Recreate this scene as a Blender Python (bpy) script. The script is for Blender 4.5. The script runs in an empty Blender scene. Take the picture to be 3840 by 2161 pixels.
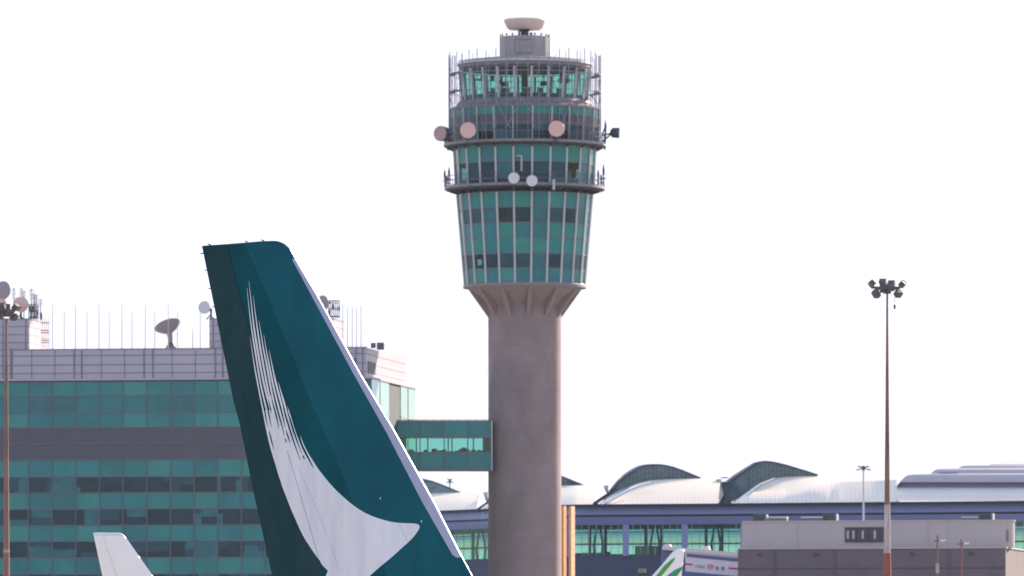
import bpy, bmesh, math, random
from mathutils import Vector, Matrix
from mathutils.geometry import delaunay_2d_cdt
R = math.radians
random.seed(7)
SC = bpy.context.scene
COL = SC.collection

# ------------------------------------------------------------------ camera
F = 30000.0      # focal length in photograph pixels (3840 wide)
HOR = 2700.0     # photograph row of the horizon
EYE = 6.0        # camera height
cam = bpy.data.cameras.new('camera')
camo = bpy.data.objects.new('camera', cam)
COL.objects.link(camo)
camo.location = (0, 0, EYE)
camo.rotation_euler = (R(90), 0, 0)
cam.sensor_width = 36
cam.lens = 36 * F / 3840
cam.shift_y = (HOR - 1080.5) / 3840
cam.clip_start = 1
cam.clip_end = 30000
cam.dof.use_dof = True
cam.dof.focus_distance = 222
cam.dof.aperture_fstop = 5.0
SC.camera = camo
# ------------------------------------------------------------------ light
SUN_AZ, SUN_EL = R(34), R(21)
w = bpy.data.worlds.new('World')
SC.world = w
w.use_nodes = True
nt = w.node_tree
sky = nt.nodes.new('ShaderNodeTexSky')
sky.sky_type = 'NISHITA'
sky.sun_disc = False
sky.sun_elevation = SUN_EL
sky.sun_rotation = SUN_AZ
sky.air_density = 1.0
sky.dust_density = 3.0
sky.ozone_density = 1.5
# a bright even veil of haze: the glare round the sun is held to the brightness of the white sky
veil = nt.nodes.new('ShaderNodeMix')
veil.data_type = 'RGBA'
veil.blend_type = 'DARKEN'
veil.inputs[0].default_value = 1.0
veil.inputs[7].default_value = (2.02, 2.04, 2.40, 1)
nt.links.new(sky.outputs[0], veil.inputs[6])
nt.links.new(veil.outputs[2], nt.nodes['Background'].inputs[0])
nt.nodes['Background'].inputs[1].default_value = 0.15
sl = bpy.data.lights.new('sun', 'SUN')
sl.energy = 2.9
sl.angle = R(0.6)
sl.color = (1.0, 0.86, 0.70)
so = bpy.data.objects.new('sun', sl)
COL.objects.link(so)
sv = Vector((math.sin(SUN_AZ) * math.cos(SUN_EL), math.cos(SUN_AZ) * math.cos(SUN_EL), math.sin(SUN_EL)))
so.rotation_euler = sv.to_track_quat('Z', 'Y').to_euler()
SC.view_settings.view_transform = 'Standard'
SC.view_settings.look = 'None'
SC.view_settings.exposure = 1.8
SC.view_settings.gamma = 1
SC.render.engine = 'CYCLES'
SC.cycles.use_denoising = True
SC.cycles.max_bounces = 8
SC.cycles.transparent_max_bounces = 24
SC.cycles.volume_bounces = 0


def X(px, D): return (px - 1920) * D / F
def Z(py, D): return EYE + (HOR - py) * D / F


# ------------------------------------------------------------------ materials
def mat(name, col, rough=0.6, metal=0.0, amp=0.12, scale=0.5, stretch=(1, 1, 1), spec=0.5, coat=0.0, emit=0.0,
        lines=None, bump=0.0, col2=None, fine=0.0):
    m = bpy.data.materials.new(name)
    m.use_nodes = True
    n = m.node_tree
    b = n.nodes['Principled BSDF']
    b.inputs['Roughness'].default_value = rough
    b.inputs['Metallic'].default_value = metal
    b.inputs['Specular IOR Level'].default_value = spec
    b.inputs['Coat Weight'].default_value = coat
    b.inputs['Coat Roughness'].default_value = 0.06
    tc = n.nodes.new('ShaderNodeTexCoord')
    mp = n.nodes.new('ShaderNodeMapping')
    mp.inputs['Scale'].default_value = stretch
    n.links.new(tc.outputs['Object'], mp.inputs[0])
    no = n.nodes.new('ShaderNodeTexNoise')
    no.inputs['Scale'].default_value = scale
    no.inputs['Detail'].default_value = 6
    no.inputs['Roughness'].default_value = 0.65
    n.links.new(mp.outputs[0], no.inputs['Vector'])
    mx = n.nodes.new('ShaderNodeMix')
    mx.data_type = 'RGBA'
    lo = [c * (1 - amp) for c in col]
    hi = [min(1, c * (1 + amp)) for c in (col2 or col)]
    mx.inputs[6].default_value = (*lo, 1)
    mx.inputs[7].default_value = (*hi, 1)
    rp = n.nodes.new('ShaderNodeMapRange')
    rp.inputs[1].default_value = 0.3
    rp.inputs[2].default_value = 0.7
    n.links.new(no.outputs['Fac'], rp.inputs[0])
    n.links.new(rp.outputs[0], mx.inputs[0])
    out = mx.outputs[2]
    if lines:       # (axis, period, width share, darkness): joints that belong to the surface
        for ax, per, wd, dk in lines:
            sp = n.nodes.new('ShaderNodeSeparateXYZ')
            n.links.new(tc.outputs['Object'], sp.inputs[0])
            mo = n.nodes.new('ShaderNodeMath'); mo.operation = 'WRAP'
            mo.inputs[1].default_value = per; mo.inputs[2].default_value = 0
            n.links.new(sp.outputs[ax], mo.inputs[0])
            lt = n.nodes.new('ShaderNodeMath'); lt.operation = 'LESS_THAN'
            lt.inputs[1].default_value = per * wd
            n.links.new(mo.outputs[0], lt.inputs[0])
            ml = n.nodes.new('ShaderNodeMath'); ml.operation = 'MULTIPLY'
            ml.inputs[1].default_value = dk
            n.links.new(lt.outputs[0], ml.inputs[0])
            m2 = n.nodes.new('ShaderNodeMix'); m2.data_type = 'RGBA'
            n.links.new(ml.outputs[0], m2.inputs[0])
            n.links.new(out, m2.inputs[6])
            m2.inputs[7].default_value = (*[c * 0.35 for c in col], 1)
            out = m2.outputs[2]
    n.links.new(out, b.inputs['Base Color'])
    if bump:
        bp = n.nodes.new('ShaderNodeBump')
        bp.inputs['Strength'].default_value = bump
        bp.inputs['Distance'].default_value = 0.05
        n.links.new(no.outputs['Fac'], bp.inputs['Height'])
        n.links.new(bp.outputs[0], b.inputs['Normal'])
    if emit:
        b.inputs['Emission Color'].default_value = (*col, 1)
        b.inputs['Emission Strength'].default_value = emit
    return m


def glass(name, tint, ior=1.5, rough=0.03):
    m = bpy.data.materials.new(name)
    m.use_nodes = True
    n = m.node_tree
    n.nodes.remove(n.nodes['Principled BSDF'])
    o = n.nodes['Material Output']
    tr = n.nodes.new('ShaderNodeBsdfTransparent')
    tr.inputs[0].default_value = (*tint, 1)
    gl = n.nodes.new('ShaderNodeBsdfGlossy')
    gl.inputs[0].default_value = (0.9, 1, 1, 1)
    gl.inputs['Roughness'].default_value = rough
    lw = n.nodes.new('ShaderNodeLayerWeight')
    lw.inputs[0].default_value = 0.5
    pw = n.nodes.new('ShaderNodeMath'); pw.operation = 'POWER'; pw.inputs[1].default_value = 5
    n.links.new(lw.outputs['Facing'], pw.inputs[0])
    fr = n.nodes.new('ShaderNodeMapRange')
    fr.inputs[3].default_value = 0.05; fr.inputs[4].default_value = 0.9
    n.links.new(pw.outputs[0], fr.inputs[0])
    mx = n.nodes.new('ShaderNodeMixShader')
    n.links.new(fr.outputs[0], mx.inputs[0])
    n.links.new(tr.outputs[0], mx.inputs[1])
    n.links.new(gl.outputs[0], mx.inputs[2])
    n.links.new(mx.outputs[0], o.inputs[0])
    return m


M = {}
M['concrete'] = mat('concrete', (0.250, 0.178, 0.180), 0.85, amp=0.22, scale=0.30, stretch=(1, 1, 0.55), lines=[(2, 2.4, 0.03, 0.16)])
M['corbel'] = mat('corbel_concrete', (0.28, 0.20, 0.195), 0.85, amp=0.12, scale=0.8)
M['apron'] = mat('apron_concrete', (0.33, 0.31, 0.28), 0.9, amp=0.1, scale=0.02)
M['lilac_metal'] = mat('pale_metal', (0.46, 0.42, 0.43), 0.4, metal=0.1, amp=0.08)
M['drum_metal'] = mat('drum_metal', (0.33, 0.27, 0.28), 0.45, amp=0.18, scale=0.8, stretch=(2, 2, 0.3))
M['dark_metal'] = mat('dark_metal', (0.07, 0.06, 0.075), 0.5, amp=0.2, scale=1.5)
M['walk_metal'] = mat('walkway_metal', (0.20, 0.165, 0.175), 0.5, amp=0.15, scale=1.5)
M['steel'] = mat('galvanised_steel', (0.36, 0.35, 0.38), 0.4, metal=0.3, amp=0.15)
M['radome'] = mat('radome', (0.66, 0.50, 0.46), 0.55, amp=0.05)
M['pink_drum'] = mat('pink_drum', (0.70, 0.42, 0.36), 0.6, amp=0.04)
M['brown_drum'] = mat('brown_drum', (0.42, 0.27, 0.25), 0.6)
M['white_dish'] = mat('white_dish', (0.66, 0.58, 0.60), 0.5, amp=0.04)
M['grey_dish'] = mat('grey_dish', (0.30, 0.25, 0.27), 0.6, amp=0.1, scale=2)
M['blue_black'] = mat('blue_black', (0.03, 0.04, 0.06), 0.5)
TG = [(0.032, 0.205, 0.200), (0.032, 0.175, 0.185), (0.044, 0.235, 0.212), (0.036, 0.180, 0.205), (0.036, 0.215, 0.188), (0.060, 0.262, 0.240)]
for i, c in enumerate(TG):
    M['teal%d' % i] = mat('teal_glass_%d' % i, c, 0.14, amp=0.17, scale=0.28, spec=0.32)  # broad mottling imitates soft reflections, put into the glass colour
DG = [(0.012, 0.040, 0.062), (0.018, 0.070, 0.095), (0.012, 0.032, 0.046), (0.030, 0.135, 0.155)]
for i, c in enumerate(DG):
    M['dark%d' % i] = mat('dark_glass_%d' % i, c, 0.10, amp=0.25, scale=0.9, spec=0.35)
M['grey_band'] = mat('grey_louvre_band', (0.095, 0.08, 0.105), 0.5, amp=0.12, scale=0.5, lines=[(2, 0.45, 0.25, 0.25)])
M['mullion'] = mat('mullion', (0.125, 0.115, 0.145), 0.5)
M['pale_panel'] = mat('pale_cladding', (0.44, 0.37, 0.43), 0.45, amp=0.07, scale=0.4, metal=0.1)
M['joint'] = mat('dark_joint', (0.19, 0.175, 0.225), 0.6)
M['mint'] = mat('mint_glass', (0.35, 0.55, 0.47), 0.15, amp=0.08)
M['interior'] = mat('interior', (0.03, 0.05, 0.075), 0.8)
M['interior_mid'] = mat('interior_mid', (0.26, 0.32, 0.34), 0.8)
M['mint_through'] = glass('clear_mint_glass', (0.39, 0.72, 0.65))
M['smoke'] = glass('smoked_teal_glass', (0.24, 0.50, 0.52))
M['hall_blue'] = glass('hall_blue_glass', (0.29, 0.54, 0.52))
M['hall_green'] = glass('hall_green_glass', (0.46, 0.67, 0.54))
M['hall_pale'] = glass('hall_pale_glass', (0.49, 0.78, 0.66))
M['roof_pale'] = mat('pale_roof_metal', (0.86, 0.71, 0.56), 0.42, amp=0.05, scale=0.15, metal=0.0)
M['roof_rib'] = mat('ribbed_roof_metal', (0.88, 0.72, 0.60), 0.42, amp=0.05, scale=0.2, lines=[(0, 0.55, 0.35, 0.14)])
M['roof_blue'] = mat('blue_grey_roof', (0.50, 0.45, 0.50), 0.4, amp=0.06, scale=0.2)
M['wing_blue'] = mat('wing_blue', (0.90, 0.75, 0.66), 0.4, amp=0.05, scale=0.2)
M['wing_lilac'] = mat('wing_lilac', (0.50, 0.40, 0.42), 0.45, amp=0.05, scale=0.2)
M['wing_recess_shade'] = mat('wing_recess_shade', (0.22, 0.22, 0.34), 0.45, amp=0.1)  # shade of the recess below the upper vault, put into the colour
M['fascia'] = mat('blue_fascia', (0.20, 0.225, 0.42), 0.35, amp=0.08, scale=0.1, lines=[(0, 3.7, 0.012, 0.35)])
M['eave_dark'] = mat('eave_dark', (0.045, 0.045, 0.085), 0.5)
M['gable'] = mat('gable_glass', (0.135, 0.185, 0.205), 0.25, amp=0.35, scale=0.8)
M['gable_blue'] = mat('gable_rim', (0.16, 0.20, 0.30), 0.4)
M['joint_dark'] = mat('arch_rim', (0.07, 0.08, 0.12), 0.5)
M['gable_bar'] = mat('gable_bar', (0.20, 0.25, 0.28), 0.4)
M['navy'] = mat('navy_wall', (0.045, 0.055, 0.11), 0.6, amp=0.12, scale=0.15)
M['low_grey'] = mat('light_grey_render', (0.46, 0.37, 0.375), 0.85, amp=0.05, scale=0.25, lines=[(0, 5.2, 0.006, 0.3)])
M['low_dark'] = mat('dark_grey_wall', (0.148, 0.108, 0.125), 0.85, amp=0.12, scale=0.35, stretch=(1, 1, .5), lines=[(0, 4.1, 0.006, 0.25)])
M['sign_dark'] = mat('dark_panel', (0.055, 0.045, 0.065), 0.4)
M['white'] = mat('white_paint', (0.74, 0.70, 0.71), 0.4, amp=0.03)
M['green_box'] = mat('green_box', (0.075, 0.10, 0.085), 0.6)
M['rust'] = mat('rusted_pole', (0.17, 0.07, 0.042), 0.6, amp=0.35, scale=1.2, stretch=(1, 1, 0.25), col2=(0.24, 0.12, 0.085))
M['pole_white'] = mat('worn_white_band', (0.30, 0.19, 0.17), 0.6, amp=0.2, scale=2.2, stretch=(3.5, 3.5, 0.25), col2=(0.52, 0.42, 0.42))
M['pole_red'] = mat('red_band', (0.27, 0.065, 0.04), 0.6, amp=0.25, scale=1.5, stretch=(3, 3, 0.3))
M['red_post'] = mat('red_post', (0.24, 0.07, 0.075), 0.6)
M['lamp'] = mat('floodlight_case', (0.11, 0.075, 0.075), 0.5)
M['lens'] = mat('lamp_lens', (0.08, 0.07, 0.09), 0.3)
M['scaf'] = mat('scaffold_tube', (0.24, 0.22, 0.26), 0.5)
M['orange'] = mat('orange_cladding', (0.90, 0.34, 0.08), 0.6, amp=0.06, lines=[(2, 0.33, 0.3, 0.25)])
M['peach'] = mat('peach_cladding', (0.85, 0.42, 0.20), 0.6, amp=0.06, lines=[(2, 0.33, 0.3, 0.2)])
M['fin_green'] = mat('fin_paint', (0.001, 0.066, 0.090), 0.20, metal=0.55, amp=0.28, scale=0.35, stretch=(2.2, 1, 0.6), spec=0.12, coat=0.08)
M['rudder_dull_reflect'] = mat('rudder_dull_reflection', (0.006, 0.046, 0.060), 0.32, metal=0.5, amp=0.22, scale=0.6, stretch=(2.5, 1, 0.4), spec=0.2, col2=(0.016, 0.042, 0.052))  # duller rear reflection put into the rudder's colour; the livery is one green
M['fin_white'] = mat('livery_white', (0.68, 0.63, 0.66), 0.30, amp=0.07, scale=0.8, stretch=(3, 1, 0.35), col2=(0.76, 0.69, 0.70))
M['bare_metal'] = mat('bare_leading_edge', (0.36, 0.34, 0.45), 0.4, metal=0.3, amp=0.06, scale=2)
M['line_blue'] = mat('panel_line', (0.28, 0.32, 0.48), 0.5)
M['line_dark'] = mat('panel_line_dark', (0.002, 0.008, 0.012), 0.7, spec=0.1)
M['craft_white'] = mat('aircraft_white', (0.92, 0.80, 0.76), 0.3, amp=0.03, scale=1)
M['craft_grey'] = mat('aircraft_grey', (0.55, 0.53, 0.60), 0.3, amp=0.03, scale=1)
M['leaf_green'] = mat('leaf_green', (0.07, 0.30, 0.035), 0.4)
M['leaf_teal'] = mat('leaf_teal', (0.02, 0.24, 0.11), 0.4)
M['bridge_white'] = mat('jet_bridge_white', (0.70, 0.60, 0.66), 0.5, amp=0.04)
M['bridge_roof'] = mat('jet_bridge_roof', (0.68, 0.56, 0.56), 0.5, amp=0.06)
M['bridge_blue'] = mat('jet_bridge_blue', (0.10, 0.11, 0.24), 0.5)
M['red'] = mat('signal_red', (0.50, 0.05, 0.08), 0.5)
M['letter'] = mat('letter_grey', (0.20, 0.19, 0.27), 0.5)
M['yellow'] = mat('yellow_sign', (0.42, 0.34, 0.13), 0.5)
M['rubber'] = mat('rubber', (0.02, 0.02, 0.02), 0.8)


# ------------------------------------------------------------------ mesh helpers
class MB:
    def __init__(s):
        s.v, s.f, s.m, s.mats = [], [], [], []

    def mi(s, m):
        m = M[m] if isinstance(m, str) else m
        if m not in s.mats: s.mats.append(m)
        return s.mats.index(m)

    def face(s, pts, m):
        i = len(s.v)
        s.v += [tuple(p) for p in pts]
        s.f.append(tuple(range(i, i + len(pts))))
        s.m.append(s.mi(m))
        return s

    def box(s, x0, x1, y0, y1, z0, z1, m):
        i = len(s.v)
        s.v += [(x0, y0, z0), (x1, y0, z0), (x1, y1, z0), (x0, y1, z0), (x0, y0, z1), (x1, y0, z1), (x1, y1, z1), (x0, y1, z1)]
        for q in ((0, 3, 2, 1), (4, 5, 6, 7), (0, 1, 5, 4), (1, 2, 6, 5), (2, 3, 7, 6), (3, 0, 4, 7)):
            s.f.append(tuple(i + k for k in q)); s.m.append(s.mi(m))
        return s

    def obox(s, c, ax, ay, az, hx, hy, hz, m):       # oriented box, half sizes
        c, ax, ay, az = Vector(c), Vector(ax).normalized(), Vector(ay).normalized(), Vector(az).normalized()
        i = len(s.v)
        for dz in (-1, 1):
            for dx, dy in ((-1, -1), (1, -1), (1, 1), (-1, 1)):
                s.v.append(tuple(c + ax * hx * dx + ay * hy * dy + az * hz * dz))
        for q in ((0, 3, 2, 1), (4, 5, 6, 7), (0, 1, 5, 4), (1, 2, 6, 5), (2, 3, 7, 6), (3, 0, 4, 7)):
            s.f.append(tuple(i + k for k in q)); s.m.append(s.mi(m))
        return s

    def tube(s, a, b, r0, m, r1=None, n=8, caps=True):
        a, b = Vector(a), Vector(b)
        r1 = r0 if r1 is None else r1
        d = (b - a).normalized()
        u = d.orthogonal().normalized()
        w_ = d.cross(u)
        i = len(s.v)
        for p, r in ((a, r0), (b, r1)):
            for k in range(n):
                t = 2 * math.pi * k / n
                s.v.append(tuple(p + (u * math.cos(t) + w_ * math.sin(t)) * r))
        for k in range(n):
            s.f.append((i + k, i + (k + 1) % n, i + n + (k + 1) % n, i + n + k)); s.m.append(s.mi(m))
        if caps:
            s.f.append(tuple(i + k for k in reversed(range(n)))); s.m.append(s.mi(m))
            s.f.append(tuple(i + n + k for k in range(n))); s.m.append(s.mi(m))
        return s

    def path(s, pts, r, m, n=6):
        for a, b in zip(pts, pts[1:]): s.tube(a, b, r, m, n=n)
        return s

    def lathe(s, prof, m, n=96, c=(0, 0), axis=None, org=None, ph=0.0):
        """prof: list of (radius, height). m: one material or one per segment. axis/org: revolve about any axis."""
        i = len(s.v)
        if axis is not None:
            ax = Vector(axis).normalized(); u = ax.orthogonal().normalized(); w_ = ax.cross(u); og = Vector(org)
        for r, z in prof:
            for k in range(n):
                t = 2 * math.pi * k / n + ph
                if axis is None:
                    s.v.append((c[0] + r * math.sin(t), c[1] - r * math.cos(t), z))
                else:
                    s.v.append(tuple(og + ax * z + (u * math.cos(t) + w_ * math.sin(t)) * r))
        for j in range(len(prof) - 1):
            mm = m[j] if isinstance(m, (list, tuple)) else m
            for k in range(n):
                a = i + j * n + k; b = i + j * n + (k + 1) % n
                s.f.append((a, b, b + n, a + n)); s.m.append(s.mi(mm))
        return s

    def prism(s, pts, d, m, mside=None):
        """pts: 3D outline (planar), extruded by vector d."""
        d = Vector(d); n = len(pts); i = len(s.v)
        s.v += [tuple(p) for p in pts] + [tuple(Vector(p) + d) for p in pts]
        s.f.append(tuple(i + k for k in range(n))); s.m.append(s.mi(m))
        s.f.append(tuple(i + n + k for k in reversed(range(n)))); s.m.append(s.mi(m))
        for k in range(n):
            s.f.append((i + k, i + (k + 1) % n, i + n + (k + 1) % n, i + n + k)); s.m.append(s.mi(mside or m))
        return s

    def grid(s, rows, m):
        i = len(s.v); w_ = len(rows[0])
        for r in rows: s.v += [tuple(p) for p in r]
        for a in range(len(rows) - 1):
            for b in range(w_ - 1):
                k = i + a * w_ + b
                s.f.append((k, k + 1, k + w_ + 1, k + w_)); s.m.append(s.mi(m))
        return s

    def build(s, name, parent=None, smooth=False, weld=False):
        me = bpy.data.meshes.new(name)
        me.from_pydata(s.v, [], s.f)
        for m in s.mats: me.materials.append(m)
        me.polygons.foreach_set('material_index', s.m)
        bm = bmesh.new(); bm.from_mesh(me)
        if weld or smooth: bmesh.ops.remove_doubles(bm, verts=bm.verts, dist=1e-4)
        bmesh.ops.recalc_face_normals(bm, faces=bm.faces)
        bm.to_mesh(me); bm.free()
        if smooth:
            me.shade_smooth() if hasattr(me, 'shade_smooth') else None
            try: me.set_sharp_from_angle(angle=R(35))
            except Exception: pass
        o = bpy.data.objects.new(name, me)
        COL.objects.link(o)
        if parent: o.parent = parent
        return o


def tag(o, label, cat, group=None, kind=None):
    if label: o['label'] = label
    if cat: o['category'] = cat
    if group: o['group'] = group
    if kind: o['kind'] = kind
    return o


def thing(name, loc, label, cat, group=None, rz=0.0):
    o = bpy.data.objects.new(name, None)
    o.empty_display_size = 0.5
    COL.objects.link(o)
    o.location = loc
    o.rotation_euler = (0, 0, rz)
    return tag(o, label, cat, group)


def copy_tree(o, loc, label, rz=None):
    c = o.copy(); COL.objects.link(c); c.location = loc; c['label'] = label
    if rz is not None: c.rotation_euler = (0, 0, rz)
    for ch in list(o.children):
        d = ch.copy(); COL.objects.link(d); d.parent = c
        for g in list(ch.children):
            e = g.copy(); COL.objects.link(e); e.parent = d
    return c


# ------------------------------------------------------------------ ground
g = MB().face([(-9000, -3000, 0), (9000, -3000, 0), (9000, 16000, 0), (-9000, 16000, 0)], 'apron').build('ground')
g['kind'] = 'structure'

# ================================================================== CONTROL TOWER
TD = 900.0
TX = X(1968, TD)
S = TD / F
tower = thing('control_tower', (TX, TD, 0), 'tall concrete airport control tower with flared green glass head', 'control tower')
def zt(y): return EYE + (HOR - y) * S
def fc(yc, r=7.5): return HOR - (HOR - yc) * (TD - r) / TD      # a row seen on the front face -> row on the axis
NF = 24
PH = R(5.8)                                                     # bearing of the mullion nearest the middle
def pol(r, k, z):                                               # mullion k
    t = PH + k * 2 * math.pi / NF
    return Vector((r * math.sin(t), -r * math.cos(t), z))

MB().lathe([(4.11, 0), (4.11, zt(1132))], 'concrete', n=96).build('shaft', tower, smooth=True)
# service ducts and joints on the shaft
for zz in (zt(1290), zt(1465), zt(1740)):
    MB().lathe([(4.112, zz - .03), (4.135, zz), (4.112, zz + .03)], 'concrete', n=96).build('pour_joint', tower, smooth=True)
# corbel: soffit, ring and twelve radial ribs
mb = MB()
mb.lathe([(4.05, zt(1150)), (4.6, zt(1128)), (6.55, zt(1082)), (6.93, zt(1082)), (6.93, zt(1072)), (6.75, zt(1066)), (5, zt(1066))],
         ['corbel', 'corbel', 'walk_metal', 'walk_metal', 'walk_metal', 'walk_metal'], n=96)
mb.build('corbel_ring', tower, smooth=True)
for k in range(12):
    t = PH + k * math.pi / 6
    d = Vector((math.sin(t), -math.cos(t), 0)); q = Vector((math.cos(t), math.sin(t), 0)) * 0.24
    pts = [d * 4.0 + Vector((0, 0, zt(1192))), d * 4.12 + Vector((0, 0, zt(1192))), d * 6.45 + Vector((0, 0, zt(1083))), d * 4.0 + Vector((0, 0, zt(1083)))]
    MB().prism([p - q for p in pts], q * 2, 'corbel').build('corbel_rib', tower)

def rad(y, prof):
    for (ya, ra), (yb, rb) in zip(prof, prof[1:]):
        if y <= yb: return (ra + (rb - ra) * (y - ya) / (yb - ya)) * S
    return prof[-1][1] * S

def facade(rows, prof, mull='lilac_metal', mw=0.11):
    for kind, y0, y1 in rows:
        a, b = fc(y0), fc(y1)
        za, zb, ra, rb = zt(a), zt(b), rad(a, prof), rad(b, prof)
        if kind in ('spandrel', 'grey', 'dim'):
            mb = MB()
            for k in range(NF):
                mt = {'spandrel': 'teal%d' % random.choice((0, 0, 1, 2, 3, 4)), 'grey': 'grey_band', 'dim': 'dark%d' % random.choice((0, 1, 3))}[kind]
                mb.face([pol(rb, k, zb), pol(rb, k + 1, zb), pol(ra, k + 1, za), pol(ra, k, za)], mt)
            mb.build({'spandrel': 'spandrel_band', 'grey': 'metal_band', 'dim': 'spandrel_band'}[kind], tower)
        else:
            back = MB()
            for k in range(NF):
                t = PH + (k + .5) * 2 * math.pi / NF
                front = -math.cos(t) < 0.12
                m_ = {'window': 'smoke', 'clear': 'mint_through'}[kind]
                if kind == 'window' and random.random() < .72: m_ = 'dark%d' % random.choice((0, 1, 1, 0, 3))
                f = [pol(rb, k, zb), pol(rb, k + 1, zb), pol(ra, k + 1, za), pol(ra, k, za)]
                if front: MB().face(f, m_).build('window', tower)
                else: back.face(f, m_ if kind == 'clear' else 'smoke')
            back.build('rear_windows', tower)
        # transom line above every row
        MB().lathe([(ra - .02, za - .05), (ra + .05, za - .05), (ra + .05, za + .05), (ra - .02, za + .05)], 'mullion', n=NF, ph=PH).build('transom', tower)
    y0, y1 = fc(rows[0][1]), fc(rows[-1][2])
    for k in range(NF):
        p0, p1 = pol(rad(y1, prof) + .05, k, zt(y1)), pol(rad(y0, prof) + .05, k, zt(y0))
        t = PH + k * 2 * math.pi / NF
        MB().obox((p0 + p1) / 2, (math.cos(t), math.sin(t), 0), (math.sin(t), -math.cos(t), 0), p1 - p0, mw, .09, (p1 - p0).length / 2, mull).build('mullion', tower)

P1 = [(733, 254), (1073, 225)]
facade([('spandrel', 718, 776), ('window', 776, 833), ('spandrel', 833, 889), ('spandrel', 889, 948), ('window', 948, 1003), ('spandrel', 1003, 1059)], P1)
P2 = [(560, 266), (715, 258)]
facade([('spandrel', 541, 604), ('window', 604, 668), ('dim', 668, 696)], P2)
P3 = [(414, 281), (545, 275)]
facade([('spandrel', 398, 428), ('grey', 428, 466), ('dim', 466, 490), ('window', 490, 524)], P3, mw=.07)
P4 = [(255, 249), (380, 234)]
facade([('clear', 247, 347), ('dim', 347, 371)], P4, mw=.13)
# floor slabs and core inside
for y, r in ((1071, 220), (1008, 222), (943, 228), (838, 238), (780, 244), (727, 250), (610, 258), (560, 262), (532, 270), (475, 270), (395, 230)):
    MB().lathe([(0.01, zt(y) - .15), (r * S - .15, zt(y) - .15), (r * S - .15, zt(y) + .15), (0.01, zt(y) + .15)], 'interior', n=NF, ph=PH).build('floor_slab', tower)
MB().lathe([(4.3, zt(1080)), (4.3, zt(395))], 'interior', n=32).build('core', tower)
mb = MB()
for k in range(24):                                             # partitions and cabinets in the storeys
    y = random.choice((838, 1008, 690))
    t = random.uniform(0, 6.28); r = random.uniform(4.6, 6.6)
    c = Vector((r * math.sin(t), -r * math.cos(t), zt(y) + .9))
    mb.obox(c, (math.cos(t), math.sin(t), 0), (math.sin(t), -math.cos(t), 0), (0, 0, 1), random.uniform(.3, 1.0), .2, .9, random.choice(('interior', 'interior_mid')))
mb.build('partition', tower)
# cab interior: consoles, core, hanging screens
mb = MB()
mb.lathe([(4.4, zt(390)), (4.6, zt(362)), (4.2, zt(358)), (4.1, zt(390))], 'interior', n=24)
for k in range(13):
    t = k * 2 * math.pi / 13 + random.uniform(-.1, .1); r = random.uniform(4.1, 4.5)
    c = Vector((r * math.sin(t), -r * math.cos(t), zt(random.uniform(346, 354))))
    mb.obox(c, (math.cos(t), math.sin(t), 0), (math.sin(t), -math.cos(t), 0), (0, 0, 1), random.uniform(.25, .5), .08, .28, 'interior')
mb.build('console_desk', tower)
mb = MB()
for k in range(9):
    t = k * 2 * math.pi / 9 + random.uniform(-.2, .2); r = random.uniform(3.0, 6.3)
    c = Vector((r * math.sin(t), -r * math.cos(t), zt(random.uniform(288, 310))))
    mb.obox(c, (math.cos(t), math.sin(t), 0), (math.sin(t), -math.cos(t), 0), (0, 0, 1), random.uniform(.25, .5), .08, .25, 'interior')
    mb.tube(c, c + Vector((0, 0, 1.6)), .04, 'interior')
mb.tube((0, 0, zt(395)), (0, 0, zt(250)), .35, 'interior', n=16)
mb.build('ceiling_screen', tower)
MB().lathe([(0.01, zt(262)), (7.3, zt(262)), (7.3, zt(256))], 'interior', n=48).build('ceiling', tower)
# sill ledge, cab roof
MB().lathe([(6.9, zt(378)), (7.45, zt(384)), (7.62, zt(392)), (7.62, zt(399)), (7.9, zt(402)), (8.47, zt(412)), (8.47, zt(417)), (8.2, zt(418))],
           'walk_metal', n=96).build('ledge', tower, smooth=True)
MB().lathe([(2.7, zt(219)), (5.2, zt(224)), (7.3, zt(232)), (7.58, zt(238)), (7.62, zt(247)), (7.48, zt(251)), (7.48, zt(258)), (7.3, zt(264)), (6.9, zt(264))],
           ['walk_metal'] * 3 + ['lilac_metal'] + ['walk_metal'] * 4, n=96).build('cab_roof', tower, smooth=True)
# drum on the roof with ribs and a crown of posts
drum = MB().lathe([(2.82, zt(228)), (2.82, zt(141)), (2.6, zt(139)), (.1, zt(139))], 'drum_metal', n=32).build('roof_drum', tower)
mb = MB()
for k in range(28):
    t = k * 2 * math.pi / 28
    d = Vector((math.sin(t), -math.cos(t), 0))
    if k % 2 == 0: mb.tube(d * 2.84 + Vector((0, 0, zt(228))), d * 2.84 + Vector((0, 0, zt(141))), .05, 'lilac_metal', n=5)
mb.build('rib', drum)
mb = MB()
for k in range(20):
    t = k * 2 * math.pi / 20 + .1
    d = Vector((math.sin(t), -math.cos(t), 0))
    mb.tube(d * 2.72 + Vector((0, 0, zt(141))), d * 2.78 + Vector((0, 0, zt(132))), .06, 'dark_metal', n=5)
    mb.obox(d * 2.78 + Vector((0, 0, zt(133))), (math.cos(t), math.sin(t), 0), d, (0, 0, 1), .13, .05, .06, 'dark_metal')
mb.build('railing', drum)
mb = MB()
mb.box(-1.05, .75, -2.92, -2.80, zt(205), zt(152), 'drum_metal')
mb.box(-1.0, .7, -2.95, -2.92, zt(160), zt(154), 'joint'); mb.box(-1.0, .7, -2.95, -2.92, zt(183), zt(181), 'joint')
mb.build('access_door', drum)
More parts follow.
